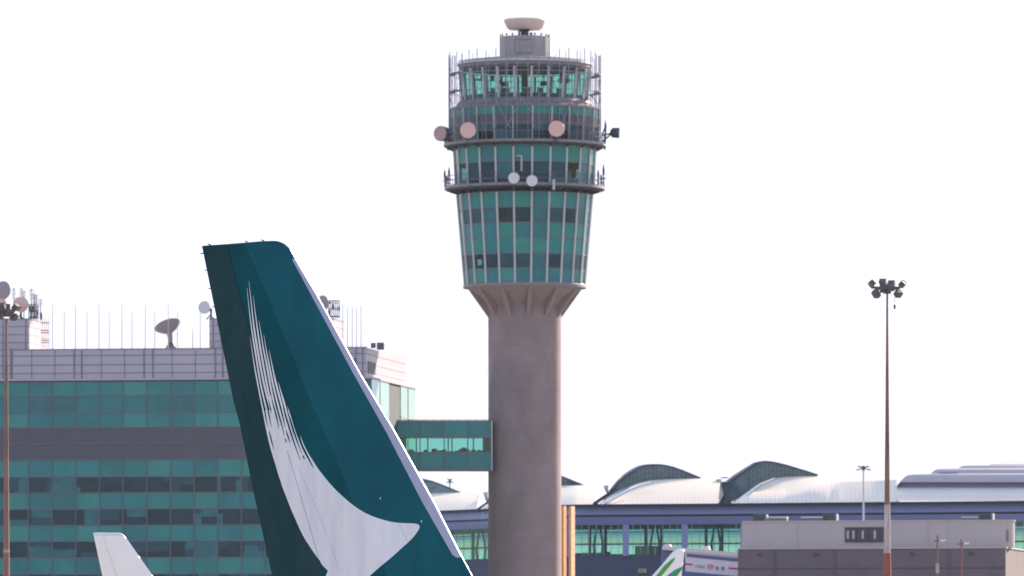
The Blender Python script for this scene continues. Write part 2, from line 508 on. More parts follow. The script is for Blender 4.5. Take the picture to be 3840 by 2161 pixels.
# walkways
def walkway(y, ri, ro):
    wk = MB().lathe([(ri * S, zt(y)), (ro * S, zt(y)), (ro * S, zt(y + 10)), ((ro - 12) * S, zt(y + 15)), (ri * S, zt(y + 17))],
                    ['walk_metal', 'walk_metal', 'dark_metal', 'dark_metal'], n=96).build('walkway', tower, smooth=True)
    mb = MB()
    for k in range(48):
        t = PH + k * math.pi / 24
        d = Vector((math.sin(t), -math.cos(t), 0))
        mb.tube(d * (ro * S - .1) + Vector((0, 0, zt(y))), d * (ro * S - .1) + Vector((0, 0, zt(y) + 1.1)), .03, 'dark_metal', n=5)
    for h in (.55, 1.1):
        mb.lathe([(ro * S - .13, zt(y) + h), (ro * S - .07, zt(y) + h), (ro * S - .07, zt(y) + h + .06), (ro * S - .13, zt(y) + h + .06)], 'dark_metal', n=96)
    mb.build('railing', wk)
    for k in range(24):
        p = pol(1, k, 0)
        q = Vector((p.y, -p.x, 0)).normalized() * .09
        mb = MB(); mb.prism([p * (ri * S - .2) + Vector((0, 0, zt(y + 17))) - q, p * (ro * S - .05) + Vector((0, 0, zt(y + 12))) - q, p * (ri * S - .2) + Vector((0, 0, zt(y + 31))) - q], q * 2, 'dark_metal').build('bracket', wk)
walkway(541, 268, 304)
walkway(703, 250, 301)
# bent pipe bracket in front of the middle storey
mb = MB()
p = Vector((X(1937, TD) - TX, -8.2, 0))
mb.path([p + Vector((0, 0, zt(604))), p + Vector((.55, 0, zt(604))), p + Vector((.55, 0, zt(660)))], .1, 'lilac_metal')
mb.build('duct_pipe', tower)

# radar antenna on top of the drum
t = thing('radar_antenna', (TX, TD, zt(139)), 'shallow grey bowl-shaped radar head on a short neck at the very top of the tower', 'radar')
z0 = zt(139)
MB().lathe([(.01, zt(112) - z0), (1.75, zt(112) - z0), (2.0, zt(106) - z0), (2.28, zt(86) - z0), (2.36, zt(77) - z0), (2.3, zt(74) - z0), (1.9, zt(70) - z0), (.8, zt(67) - z0), (.01, zt(66.5) - z0)],
           'radome', n=64).build('radome', t, smooth=True)
MB().lathe([(.75, 0), (.75, .15), (.45, .2), (.45, zt(118) - z0), (.75, zt(112) - z0)], 'dark_metal', n=24).build('pedestal', t)
mb = MB()
mb.box(-.75, -.55, -.1, .1, 0, .7, 'dark_metal'); mb.box(.55, .85, -.2, .1, 0, .5, 'dark_metal'); mb.tube((-.65, 0, .6), (0, 0, .75), .06, 'dark_metal')
mb.build('drive_box', t)

# scaffolding round the cab
t = thing('scaffold', (TX, TD, zt(541)), 'thin steel scaffold cage standing round the tower cab', 'scaffold')
z0 = zt(541)
mb = MB(); NP = 44
def sp(r, k, y): 
    a = k * 2 * math.pi / NP + .04
    return Vector((r * math.sin(a), -r * math.cos(a), zt(y) - z0))
for k in range(NP):
    top = 205 + random.uniform(-8, 10)
    mb.tube(sp(8.55, k, 541), sp(8.55, k, top), .045, 'scaf', n=5)
    if k % 2 == 0: mb.tube(sp(7.95, k, 395), sp(7.95, k, top + 12), .03, 'scaf', n=5)
mb.build('upright', t)
for y in (478, 412, 350, 285):
    MB().path([sp(8.55, k, y) for k in range(NP + 1)], .032, 'scaf', n=4).build('ledger', t)
    if y < 400: MB().path([sp(7.95, k, y) for k in range(0, NP + 1, 2)], .025, 'scaf', n=4).build('ledger', t)
def brace(a, b, r, m, n=4): MB().tube(a, b, r, m, n=n).build('brace', t)
for k in range(0, NP, 3):
    brace(sp(8.57, k, 412), sp(8.57, k + 2, 350), .03, 'scaf', n=4)
    if k % 2: brace(sp(8.57, k + 1, 520), sp(8.57, k, 420), .04, 'scaf', n=4)
    brace(sp(8.57, k, 350), sp(8.57, k + 1, 285), .028, 'scaf', n=4)
rs = random.Random(3)
for q in range(34):
    k, y = rs.uniform(0, NP), rs.choice((225, 285, 350, 412, 478)); 
    brace(sp(rs.choice((8.5, 8.0)), k, y + rs.uniform(-8, 8)), sp(8.55, k + rs.uniform(-1.5, 1.5), y + rs.uniform(30, 62)), .03, 'scaf', n=4)
for k, a, b in ((-3, 395, 500), (-2, 500, 395), (3, 500, 380), (4, 385, 480), (-1, 365, 450)):
    brace(sp(8.6, k, a), sp(8.6, k + 1.4, b), .055, 'scaf', n=5)

for y in (350, 284):
    for k in range(NP):
        if k in (9, 10, 11, 12, 13, 26, 32, 33, 34, 35):
            a, b, c, d = sp(7.95, k, y), sp(8.6, k, y), sp(8.6, k + 1, y), sp(7.95, k + 1, y)
            MB().prism([a, b, c, d], (0, 0, .12), 'dark_metal').build('platform', t)

# drums and dishes on the tower
def drum_dish(px, py, rpx, face, label, m='pink_drum', mount=None, depth=.55, dr=None, yoff=-9.1, group='antenna drums on the tower'):
    x, y = X(px, TD + yoff), TD + yoff
    z = Z(py, y)
    r = rpx * y / F
    o = thing('antenna_drum', (x, y, z), label, 'antenna', group)
    fx = Vector(face).normalized()
    MB().lathe([(.01, .05), (r * .96, .03), (r, -.02)], m, n=40, axis=fx, org=(0, 0, 0)).build('cover', o, smooth=True)
    MB().lathe([(r, -.02), (r * 1.02, -.06), (r * .98, -depth), (r * .5, -depth - .25), (.01, -depth - .3)], dr or 'walk_metal', n=40, axis=fx, org=(0, 0, 0)).build('shroud', o, smooth=True)
    mb = MB()
    for a, b in (mount or [((0, .6, -.2), (0, .3, -r - .5)), ((0, .6, .2), (0, .6, -r - .5))]): mb.tube(a, b, .09, 'dark_metal')
    mb.build('mount', o)
    return o
drum_dish(1755, 489, 30, (-.18, -1, 0), 'pink antenna drum in front of the dark storey, left one of the front pair')
drum_dish(2087, 483, 30, (.05, -1, 0), 'pink antenna drum in front of the dark storey, right one of the front pair')
drum_dish(1650, 501, 28, (-.5, -.86, 0), 'brownish pink drum sticking out past the left end of the upper walkway', m='brown_drum', yoff=-1.5, depth=.9,
          mount=[((.5, .4, -.2), (.9, .2, -1.6)), ((.3, .4, .1), (1.3, .3, -.9)), ((.9, .2, -1.9), (.9, .2, .3))])
o = drum_dish(2322, 499, 19, (1, -.12, -.05), 'dark drum facing right, past the right end of the upper walkway', m='blue_black', dr='blue_black', yoff=-.5, depth=.75,
          mount=[((-.6, 0, 0), (-1.6, 0, -.2)), ((-1.5, 0, .9), (-1.6, 0, -1.9)), ((-1.0, 0, -.2), (-1.9, 0, -1.0)), ((-1.5, 0, .9), (-1.9, 0, -.3))])
drum_dish(1927, 668, 21, (-.05, -1, 0), 'small white round dish at the lower walkway, left one of two', m='white_dish', dr='white_dish', depth=.3, yoff=-9.2, group='small white dishes on the tower')
drum_dish(1995, 678, 21, (.1, -1, .05), 'small bluish white round dish at the lower walkway, right one of two', m='white_dish', dr='white_dish', depth=.3, yoff=-9.2, group='small white dishes on the tower')
# little whip and panel aerials at the ends of the walkways
spec = [(1668, 703, 1.9, 'short dark aerial at the far left end of the lower walkway'), (1684, 703, 2.2, 'taller dark aerial beside the left end of the lower walkway'),
        (1677, 703, 1.3, 'stubby aerial between two others at the left end of the lower walkway'),
        (2243, 703, 1.9, 'dark aerial nearest the glass at the right end of the lower walkway'), (2263, 703, 2.5, 'tallest dark aerial at the right end of the lower walkway'),
        (2254, 703, 1.4, 'low aerial between two others at the right end of the lower walkway'),
        (2270, 541, 2.6, 'slanting aerial mast beside the dark drum on the upper walkway'), (2240, 541, 1.6, 'stubby aerial on the right end of the upper walkway'),
        (1668, 541, 1.5, 'stubby aerial on the left end of the upper walkway')]
for px, y, h, lab in spec:
    dx = (px - 1968) * S
    o = thing('walkway_aerial', (TX + dx, TD - .6, zt(y)), lab, 'aerial', 'aerials on the tower walkways')
    mb = MB(); mb.tube((0, 0, 0), (0, 0, h), .07, 'dark_metal', n=6); mb.build('mast', o)
    mb = MB(); mb.box(-.12, .12, -.1, .1, h * .55, h * .85, 'dark_metal'); mb.tube((-.3, 0, h * .35), (.3, 0, h * .4), .04, 'dark_metal'); mb.build('panel', o)
o = thing('equipment_post', (X(2077, 891), 891, Z(712, 891)), 'pale grey equipment post on the lower walkway, right of the small dishes', 'post')
MB().box(-.14, .14, -.12, .12, 0, 1.15, 'lilac_metal').build('cabinet', o)
mb = MB(); mb.tube((0, 0, 1.1), (0, 0, 1.8), .05, 'dark_metal'); mb.tube((0, 0, 1.5), (.25, 0, 1.9), .06, 'dark_metal'); mb.tube((0, 0, 1.5), (-.2, 0, 1.95), .06, 'dark_metal'); mb.build('sensor', o)


# ================================================================== FRAMES FOR TURNED BUILDINGS
class Frame:
    """A building whose front right corner is seen at column px0, at depth D0, turned by th."""
    def __init__(s, px0, D0, th):
        s.x0, s.y0, s.th = X(px0, D0), D0, R(th)
        s.c, s.s = math.cos(s.th), math.sin(s.th)
    def u(s, px, v=0.0):
        k = (px - 1920) / F
        return (k * (s.y0 + v * s.c) - s.x0 - v * s.s) / (s.c + k * s.s)
    def v(s, px, u=0.0):
        k = (px - 1920) / F
        return (k * (s.y0 - u * s.s) - s.x0 - u * s.c) / (s.s - k * s.c)
    def z(s, py, px, v=0.0):
        return Z(py, s.y0 - s.u(px, v) * s.s + v * s.c)
    def zs(s, py, px, u=0.0):
        return Z(py, s.y0 - u * s.s + s.v(px, u) * s.c)

# ================================================================== OFFICE BUILDING
B = Frame(1394, 880, 9)
off = thing('office_building', (B.x0, B.y0, 0), 'long green glass office block with pale clad top storey, left of the tower', 'building', rz=-B.th)
DEP = B.v(1557)
UL = -62.0
zb = lambda y: B.z(y, 700)
ztop = zb(1425)
MB().box(UL, -.06, .06, DEP, 0, ztop - .05, 'interior').build('structure_core', off)
cols = [B.u(107 + 88.75 * k) for k in range(-9, 15)]
cols = [c for c in cols if c < -.4] + [0.0]
cols = [c for c in cols if c > UL]
rows = [('spandrel', 1430, 1483), ('dimband', 1483, 1547), ('spandrel', 1547, 1602), ('louvre', 1602, 1724), ('spandrel', 1724, 1787), ('win', 1787, 1847), ('spandrel', 1847, 1908),
        ('win', 1908, 1969), ('spandrel', 1969, 2029), ('win', 2029, 2091), ('spandrel', 2091, 2152), ('win', 2152, 2214), ('spandrel', 2214, 2275), ('win', 2275, 2336), ('spandrel', 2336, 2398)]
for kind, y0, y1 in rows:
    za, zb_ = zb(y1), zb(y0)
    if kind == 'win' and y0 < 2161:
        for a, b in zip(cols, cols[1:]):
            mb = MB()
            # panes, blinds and furniture seen behind the glass make each window different
            cuts = sorted([a, b] + [random.uniform(a, b) for _ in range(random.choice((0, 1, 1, 2)))])
            for p, q in zip(cuts, cuts[1:]):
                h = random.choice((0, 0, .35, .5, .7))
                zm = za + (zb_ - za) * h
                m1 = random.choice(('dark0', 'dark1', 'dark1', 'dark2', 'dark3', 'dark0'))
                m2 = random.choice(('dark1', 'dark3', 'dark0', 'dark2'))
                if h: mb.face([(p, 0, za), (q, 0, za), (q, 0, zm), (p, 0, zm)], m2)
                mb.face([(p, 0, zm), (q, 0, zm), (q, 0, zb_), (p, 0, zb_)], m1)
            mb.build('window', off)
    else:
        mb = MB()
        for a, b in zip(cols, cols[1:]):
            m_ = {'spandrel': 'teal%d' % random.choice((0, 1, 2)), 'dimband': 'teal1', 'louvre': 'grey_band', 'win': 'dark1'}[kind]
            if kind == 'dimband': m_ = 'dark3' if random.random() < .25 else 'teal1'
            mb.face([(a, 0, za), (b, 0, za), (b, 0, zb_), (a, 0, zb_)], m_)
        mb.build({'spandrel': 'spandrel_band', 'dimband': 'spandrel_band', 'louvre': 'louvre_band', 'win': 'window_band'}[kind], off)
    mb = MB()
    mb.box(UL, 0, -.05, -.001, zb_ - .055, zb_ + .055, 'mullion')
    mb.build('transom', off)
for c in cols[:-1]:
    mb = MB().box(c - .06, c + .06, -.075, -.003, 0, zb(1724), 'mullion'); mb.box(c - .05, c + .05, -.075, -.003, zb(1602), ztop, 'mullion'); mb.build('mullion', off)
MB().box(UL, 0, -.09, -.004, zb(1665), zb(1661), 'mullion').build('transom', off)
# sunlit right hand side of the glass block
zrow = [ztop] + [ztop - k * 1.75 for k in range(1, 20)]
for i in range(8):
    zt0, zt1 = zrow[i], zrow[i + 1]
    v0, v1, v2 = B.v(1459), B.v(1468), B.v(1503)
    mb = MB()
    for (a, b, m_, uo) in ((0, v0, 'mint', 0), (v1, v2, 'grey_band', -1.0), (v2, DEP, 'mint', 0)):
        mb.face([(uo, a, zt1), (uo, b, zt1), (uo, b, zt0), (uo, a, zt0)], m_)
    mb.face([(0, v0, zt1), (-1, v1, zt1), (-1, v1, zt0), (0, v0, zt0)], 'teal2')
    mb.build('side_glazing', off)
mb = MB()
for k in range(9): mb.box(.002, .05, 0, B.v(1459), zrow[2 * k] - .05 if 2 * k < 20 else 0, zrow[2 * k] + .05 if 2 * k < 20 else .1, 'steel'); mb.box(.002, .05, B.v(1503), DEP, zrow[2 * k] - .05, zrow[2 * k] + .05, 'steel')
for v in [B.v(p) for p in (1425, 1530)] : mb.box(.002, .06, v - .05, v + .05, 10, ztop, 'steel')
mb.build('side_mullion', off)
# sill under the pale storey
mb = MB()
mb.box(UL, .15, -.25, DEP, ztop, zb(1418), 'pale_panel')
mb.build('ledge', off)
# pale clad storey
uw = B.u(1373)
zc0, zc1 = zb(1418), zb(1309)
DW = B.v(1521, uw)
MB().box(UL, uw, .1, DW, zc0, zc1, 'pale_panel').build('clad_storey', off)
mb = MB()
for y in (1331, 1366, 1397):
    mb.box(UL, uw, .055, .099, zb(y) - .05, zb(y) + .05, 'joint')
    mb.box(uw + .001, uw + .045, .1, DW, zb(y) - .05, zb(y) + .05, 'pole_white')
for px in (46, 118, 205, 467, 380, 645, 732, -44, -130, 910, 1000, 1110, 1200, 1290):
    mb.box(B.u(px) - .035, B.u(px) + .035, .045, .099, zc0, zc1 - .002, 'joint')
for px in (278, 306, 540, 573, 807, 835, 11, 40, 1070, 1098, 1335, 1360):
    mb.box(B.u(px) - .085, B.u(px) + .085, .03, .099, zc0, zc1 - .003, 'joint')
mb.build('panel_joint', off)
mb = MB()
mb.box(uw + .001, uw + .06, B.v(1378, uw) + .1, B.v(1408, uw), B.zs(1402, 1392, uw), B.zs(1358, 1392, uw), 'blue_black')
mb.build('side_window', off)
mb = MB()
mb.box(B.u(1322), B.u(1334), .02, .098, zb(1395), zb(1350), 'blue_black')
mb.build('side_window', off)
mb = MB(); mb.box(B.u(1418), B.u(1418) + .9, .0, .8, 0, .001, 'dark_metal')
# flat coping
mb = MB().box(UL, uw + .06, .02, .22, zc1, zc1 + .1, 'joint'); mb.build('coping', off)

# rooftop blocks (plant rooms)
def plant_room(pl, pr, depth, ytop, label, joints, pf=None):
    ua, ub = B.u(pl, .8), B.u(pr, .8)
    zt_ = B.z(ytop, (pl + pr) / 2, .8)
    loc = Matrix.Rotation(-B.th, 4, 'Z') @ Vector((ub, .8, 0)) + Vector((B.x0, B.y0, zc1))
    o = thing('plant_room', loc, label, 'rooftop block', 'pale clad plant rooms on the office roof', rz=-B.th)
    L, H = ub - ua, zt_ - zc1
    MB().box(-L, 0, 0, depth, 0, H, 'pale_panel').build('wall', o)
    mb = MB()
    for k in range(1, 4):
        mb.box(-L, 0, -.04, -.001, H * k / 3.9 - .04, H * k / 3.9 + .04, 'joint'); mb.box(.001, .04, 0, depth, H * k / 3.9 - .04, H * k / 3.9 + .04, 'pole_white')
    for p in joints:
        u = B.u(p, .8) - ub
        mb.box(u - .06, u + .06, -.05, -.002, 0, H - .01, 'joint')
    mb.build('panel_joint', o)
    MB().box(-L - .05, .05, -.06, depth + .05, H, H + .1, 'joint').build('roof', o)
    return o, L, H
plant_room(-160, 109, 9.0, 1199, 'pale clad rooftop block at the left edge, under the cluster of dishes', (-70, 12, 97))
plant_room(785, 1236, 9.0, 1196, 'pale clad rooftop block half hidden behind the dark green fin', (800, 830, 1100, 1180))
zroofL = B.z(1199, -20, .8) + .1
def roof_pt(px, py, v):      # a point standing over the office roof, seen at px, py, v metres behind the front
    k = (px - 1920) / F
    u = B.u(px, v)
    x = B.x0 + u * B.c + v * B.s; y = B.y0 - u * B.s + v * B.c
    return Vector((x, y, Z(py, y)))
# cable ladder on the sunny side of the left block
p = roof_pt(170, 1308, 3); q = roof_pt(170, 1195, 3)
o = thing('cable_ladder', (p.x, p.y, zc1), 'rusty ladder frame on the office roof beside the left rooftop block', 'ladder')
H = q.z - zc1
mb = MB()
for dx in (-.35, -.1, .15, .4): mb.tube((dx, 0, 0), (dx, 0, H), .03, 'steel', n=5)
mb.build('rail', o)
mb = MB()
for h in (.25, .32, .55, .62, .85): mb.box(-.5, .42, -.05, .05, H * h, H * h + .12, 'pole_white')
mb.build('rung', o)
# vents on the coping
for i, (a, b, y0, y1, lab) in enumerate(((1392, 1408, 1292, 1287, 'low dark vent box on the roof corner'), (1415, 1439, 1304, 1286, 'larger dark louvred vent on the sunny roof edge'))):
    v = 1.0 if i == 0 else 5.0
    p = roof_pt((a + b) / 2, 1300, v)
    hw = (b - a) / 2 * .0295
    o = thing('roof_vent', (p.x, p.y, zc1), lab, 'vent', 'vents on the office roof', rz=-B.th)
    hh = roof_pt(a, y1, v).z - zc1
    MB().box(-hw, hw, -hw, hw, 0, hh, 'dark_metal').build('housing', o)
    mb = MB()
    for k in range(3): mb.box(-hw * .9, hw * .9, -hw - .03, -hw - .001, hh * (.2 + .25 * k), hh * (.3 + .25 * k), 'joint')
    mb.build('louvre', o)

# rods along the roof
ORD = ['first', 'second', 'third', 'fourth', 'fifth', 'sixth', 'seventh', 'eighth']
def rod(px, ytip, v, label, base=None):
    p = roof_pt(px, ytip, v)
    zb0 = zc1 if base is None else base
    o = thing('lightning_rod', (p.x, p.y, zb0), label, 'rod', 'thin rods on the office roof')
    mb = MB(); mb.tube((0, 0, 0), (0, 0, p.z - zb0), .05, 'rod', r1=.035, n=6); mb.build('pole', o)
    mb = MB(); mb.box(-.12, .12, -.12, .12, 0, .18, 'rod'); mb.build('foot', o)
M['rod'] = mat('weathered_rod', (0.58, 0.55, 0.52), 0.5)
for i, px in enumerate((197, 283, 371, 457, 545, 631)): rod(px, 1143, .6, 'tall thin rod in the front row of the office roof, %s from the left' % ORD[i])
for i, px in enumerate((241, 326, 410, 495, 580, 665)): rod(px, 1169, 9, 'shorter thin rod in the back row of the office roof, %s from the left' % ORD[i])
rod(722, 1232, 2, 'shortest rod on the office roof, right of the big tilted dish')
rod(751, 1172, 9, 'faint thin rod just left of the middle rooftop block')
for i, (px, y) in enumerate(((1285, 1142), (1303, 1150), (1321, 1148), (1337, 1152), (1354, 1146))):
    rod(px, y, 2 + i * .6, 'thin rod on the roof to the right of the green fin, %s from the left' % ORD[i])

# big tilted satellite dish
p = roof_pt(641, 1300, 2.5)
sd = thing('satellite_dish', (p.x, p.y, zc1), 'large grey satellite dish tilted skyward on the office roof', 'dish')
sc = p.y / F
cx, cz = (629 - 641) * sc, Z(1222, p.y) - zc1
axd = Vector((-.36, .46, 1)).normalized()
Rr = 50 * sc
prof = [(.01, -.66 * Rr), (.3 * Rr, -.56 * Rr), (.7 * Rr, -.28 * Rr), (Rr, 0), (Rr * 1.01, .04), (Rr * .97, .03), (.7 * Rr, -.26 * Rr * .6), (.35 * Rr, -.5 * Rr * .6), (.01, -.56 * Rr * .6)]
MB().lathe(prof, 'grey_dish', n=48, axis=axd, org=(cx, 0, cz)).build('reflector', sd, smooth=True)
mb = MB()
hub = Vector((cx, 0, cz)) - axd * .45
mb.tube(hub, (0.02, 0, .78), .42, 'grey_dish', r1=.2, n=10)
for k in range(8):
    a = k * math.pi / 4
    uu = axd.orthogonal().normalized(); ww = axd.cross(uu)
    rim = Vector((cx, 0, cz)) + (uu * math.cos(a) + ww * math.sin(a)) * Rr * .8 - axd * .25
    mb.tube(hub - axd * .15, rim, .03, 'walk_metal', n=5)
mb.build('back_frame', sd)
mb = MB()
for dx, dy in ((-.5, -.4), (.5, -.4), (0, .5), (.25, -.2), (-.25, .1)): mb.tube((dx, dy, 0), (dx * .25, dy * .25, .98), .10, 'walk_metal')
mb.box(-.55, .55, -.5, .5, 0, .4, 'joint'); mb.build('stand', sd)

def roof_dish(px, py, rx, ry, v, face, label, m, base_y, base_dx=0.0, base_z=None):
    p = roof_pt(px, py, v); s_ = p.y / F
    zb0 = base_z if base_z is not None else zc1
    o = thing('round_dish', (p.x + base_dx, p.y, zb0), label, 'dish', 'round dishes on the office roof')
    r = max(rx, ry) * s_
    f = Vector(face).normalized()
    c = Vector((-base_dx, 0, p.z - zb0))
    MB().lathe([(.01, .06), (r * .95, .03), (r, 0), (r * .98, -.12), (r * .6, -.4), (.01, -.55)], m, n=40, axis=f, org=c).build('reflector', o, smooth=True)
    mb = MB(); mb.tube(c - f * .5, (0, .1, max(.3, c.z - .4)), .1, 'dark_metal'); mb.tube((0, .1, 0), (0, .1, c.z - .1), .12, 'dark_metal')
    mb.tube((0, .1, .3), (.5, .1, 0), .06, 'dark_metal'); mb.tube((0, .1, .6), (-.5, .1, 0), .06, 'dark_metal'); mb.build('stand', o)
roof_dish(9, 1090, 30, 36, 5, (-.5, -.85, .15), 'large grey oval dish, highest of the cluster at the left edge', 'grey_dish', 0, base_z=zroofL)
roof_dish(4, 1144, 24, 24, 2.5, (-.3, -1, .05), 'pink round dish cut by the left edge of the picture', 'pink_drum', 0, base_z=zroofL)
roof_dish(78, 1142, 29, 27, 3, (.1, -1, .1), 'pink round dish just right of the left floodlight mast', 'pink_drum', 0, base_z=zroofL)
roof_dish(766, 1153, 22, 24, 3, (-.35, -1, .1), 'pale lilac dish beside the trailing edge of the green fin', 'white_dish', 0, base_dx=.75, base_z=B.z(1196, 1000, .8) + .1)
roof_dish(1208, 1138, 24, 30, 3, (-.6, -.8, .1), 'brown dish peeping out behind the leading edge of the green fin', 'grey_dish', 0, base_z=B.z(1196, 1000, .8) + .1)
# lattice cage and aerial clusters
def cage(p0, p1, yb, yt, v, label, zb0, n=7):
    a, b = roof_pt(p0, yt, v), roof_pt(p1, yt, v)
    o = thing('antenna_lattice', ((a.x + b.x) / 2, a.y, zb0), label, 'antenna frame', 'lattice antenna frames on the office roof')
    W, H = (b.x - a.x) / 2, a.z - zb0
    mb = MB()
    for k in range(n):
        x = -W + 2 * W * k / (n - 1)
        mb.tube((x, 0, 0), (x, 0, H), .035, 'dark_metal', n=5)
        mb.tube((x, .8, 0), (x, .8, H * .9), .03, 'dark_metal', n=5)
    mb.build('upright', o)
    mb = MB()
    for h in (.12, .55, .97):
        mb.tube((-W, 0, H * h), (W, 0, H * h), .05, 'dark_metal', n=5); mb.tube((-W, .8, H * h * .9), (W, .8, H * h * .9), .035, 'dark_metal', n=5)
    for k in range(4): mb.obox((-W + 2 * W * random.random(), 0, H * random.uniform(.3, .9)), (1, 0, 0), (0, 1, 0), (0, 0, 1), .08, .08, random.uniform(.2, .35), 'dark_metal')
    mb.build('crossbar', o)
    return o
cage(1232, 1272, 1190, 1126, 3, 'dark lattice antenna frame to the right of the green fin', B.z(1196, 1000, .8) + .1)
cage(108, 142, 1195, 1140, 2, 'dark lattice antenna frame on the right corner of the left rooftop block', zroofL)
for i, (px, yt, h, lab) in enumerate(((52, 1080, 0, 'slim dark whip aerial between the two dishes at the left'), (80, 1080, 1, 'forked aerial rising behind the pink dish at the left'),
                                      (90, 1090, 2, 'short forked aerial rising behind the pink dish at the left'), (118, 1082, 3, 'tallest pale aerial above the left lattice frame'),
                                      (152, 1122, 4, 'slim aerial at the right corner of the left rooftop block'), (136, 1105, 5, 'slanted pale aerial behind the left lattice frame'),
                                      (128, 1100, 6, 'thin stick aerial in the middle of the left aerial cluster'))):
    p = roof_pt(px, yt, 4 + .3 * i)
    o = thing('roof_aerial', (p.x, p.y, zroofL), lab, 'aerial', 'aerials on the left rooftop block')
    Hh = p.z - zroofL
    mb = MB(); mb.tube((0, 0, 0), (0, 0, Hh), .05, 'walk_metal', n=5); mb.build('mast', o)
    mb = MB()
    for q in (.95, .8, .66): mb.tube((-.2, 0, Hh * q), (.2, 0, Hh * q + .05), .03, 'walk_metal', n=4)
    for dx in (-.18, .18): mb.tube((dx, 0, Hh * .66), (dx, 0, Hh * .97), .025, 'walk_metal', n=4)
    mb.build('crossbar', o)
o = cage(152, 156, 1203, 1178, 3, 'small brown lamp bracket on the sunny corner of the left rooftop block', zroofL, n=2)

# ================================================================== LINK BRIDGE
BD = 896.5
br = thing('link_bridge', (X(1455, BD), BD, 0), 'green glazed footbridge joining the office block to the tower shaft', 'footbridge')
bx = lambda px: X(px, BD) - X(1455, BD)
bz = lambda py: Z(py, BD)
x0, x1 = bx(1440), bx(1847)
DPB = 3.4
MB().box(x0, x1, 0, DPB, bz(1584), bz(1577), 'mullion').build('roof', br)
MB().box(x0, x1, 0, DPB, bz(1765), bz(1758), 'mullion').build('floor', br)
pc = [bx(p) for p in (1440, 1484, 1575, 1666, 1754, 1842)]
for y0, y1 in ((1584, 1640), (1697, 1758)):
    for yy in (.02, DPB - .02):
        mb = MB()
        for a, b in zip(pc, pc[1:]): mb.face([(a, yy, bz(y1)), (b, yy, bz(y1)), (b, yy, bz(y0)), (a, yy, bz(y0))], 'teal%d' % random.choice((0, 1, 1)))
        mb.build('spandrel_band', br)
for a, b in zip(pc, pc[1:]):
    MB().face([(a, .02, bz(1697)), (b, .02, bz(1697)), (b, .02, bz(1640)), (a, .02, bz(1640))], 'mint_through').build('window', br)
MB().face([(x0, DPB - .02, bz(1697)), (x1, DPB - .02, bz(1697)), (x1, DPB - .02, bz(1640)), (x0, DPB - .02, bz(1640))], 'mint_through').build('rear_window', br)
mb = MB()
for y in (1640, 1697): mb.box(x0, x1, -.03, .019, bz(y) - .07, bz(y) + .07, 'mullion')
mb.build('transom', br)
for c in pc: MB().box(c - .06, c + .06, -.06, .018, bz(1765), bz(1578), 'mullion').build('mullion', br)
MB().box(bx(1842), x1, -.08, DPB, bz(1766), bz(1576), 'steel').build('end_frame', br)
mb = MB()
for px in (1520, 1560, 1603, 1680, 1694, 1775, 1812): mb.box(bx(px) - .07, bx(px) + .07, DPB - .1, DPB - .04, bz(1700), bz(1636), 'mullion')
mb.box(bx(1440), bx(1518), 2.3, 2.4, bz(1700), bz(1636), 'dark3')
mb.box(bx(1812), bx(1842), 2.6, 2.7, bz(1700), bz(1636), 'dark1')
mb.build('rear_mullion', br)
mb = MB()
for k in range(26):
    px = random.uniform(1500, 1830)
    h = random.uniform(1676, 1690)
    mb.tube((bx(px), 2.6, bz(1700)), (bx(px), 2.6, bz(h)), random.uniform(.25, .5), 'interior', n=10, r1=random.uniform(.15, .3))
mb.build('potted_shrubs', br)
mb = MB()
for k in range(14): mb.tube((x0 + (x1 - x0) * k / 13, .1, bz(1577)), (x0 + (x1 - x0) * k / 13, .1, bz(1574)), .05, 'dark_metal')
mb.tube((x0, .1, bz(1574.5)), (x1, .1, bz(1574.5)), .03, 'dark_metal'); mb.build('roof_rail', br)

# ================================================================== TERMINAL
ZE = 32.87
EAVE = [(900, 1931), (1350, 1925), (1640, 1917), (1790, 1911), (1960, 1901), (2156, 1893.5), (2684, 1890), (3225, 1885), (3840, 1880), (4300, 1877)]
def eav(px):
    for (a, ya), (b, yb) in zip(EAVE, EAVE[1:]):
        if px <= b: return ya + (yb - ya) * (px - a) / (b - a)
    return EAVE[-1][1]
def De(px): return (ZE - EYE) * F / (HOR - eav(px))
def T(px, dy, dd=0.0):        # dy photograph pixels below the eave, dd metres behind it
    D = De(px)
    return Vector((X(px, D), D + dd, ZE - dy * S * 1.11))
def TP(px, py, dd):           # seen at px, py when dd metres behind the eave line
    D = De(px) + dd
    return Vector((X(px, D), D, Z(py, D)))
ter = thing('terminal_building', (X(2600, 1000), 1000, 0), 'long low passenger terminal with arched pale roofs behind the tower', 'building')
off_t = Vector((X(2600, 1000), 1000, 0))
def tl(p): return Vector(p) - off_t
PX = list(range(1000, 4201, 50))
def ribbon(dy0, dd0, dy1, dd1, m, name, px=PX):
    mb = MB(); mb.grid([[tl(T(p, dy0, dd0)) for p in px], [tl(T(p, dy1, dd1)) for p in px]], m); return mb.build(name, ter, weld=True)
# eave and fascia
ribbon(-1, -.6, 5, -.5, 'eave_dark', 'eave'); ribbon(5, -.5, 7, .8, 'eave_dark', 'eave')
ribbon(7, .8, 38, .5, 'fascia', 'fascia'); ribbon(38, .5, 40, .9, 'eave_dark', 'shadow_gap'); ribbon(40, .9, 46, .9, 'eave_dark', 'shadow_gap')
ribbon(46, .3, 76, .9, 'fascia', 'fascia'); ribbon(46, .3, 46, .9, 'fascia', 'fascia'); ribbon(76, .9, 76, 22, 'interior_mid', 'hall_ceiling')
ribbon(190, .9, 190, 22, 'interior_mid', 'hall_floor'); ribbon(193, .8, 900, .8, 'navy', 'lower_wall'); ribbon(190, .8, 193, .8, 'eave_dark', 'sill')
ribbon(193, 22, 900, 22, 'navy', 'lower_wall')
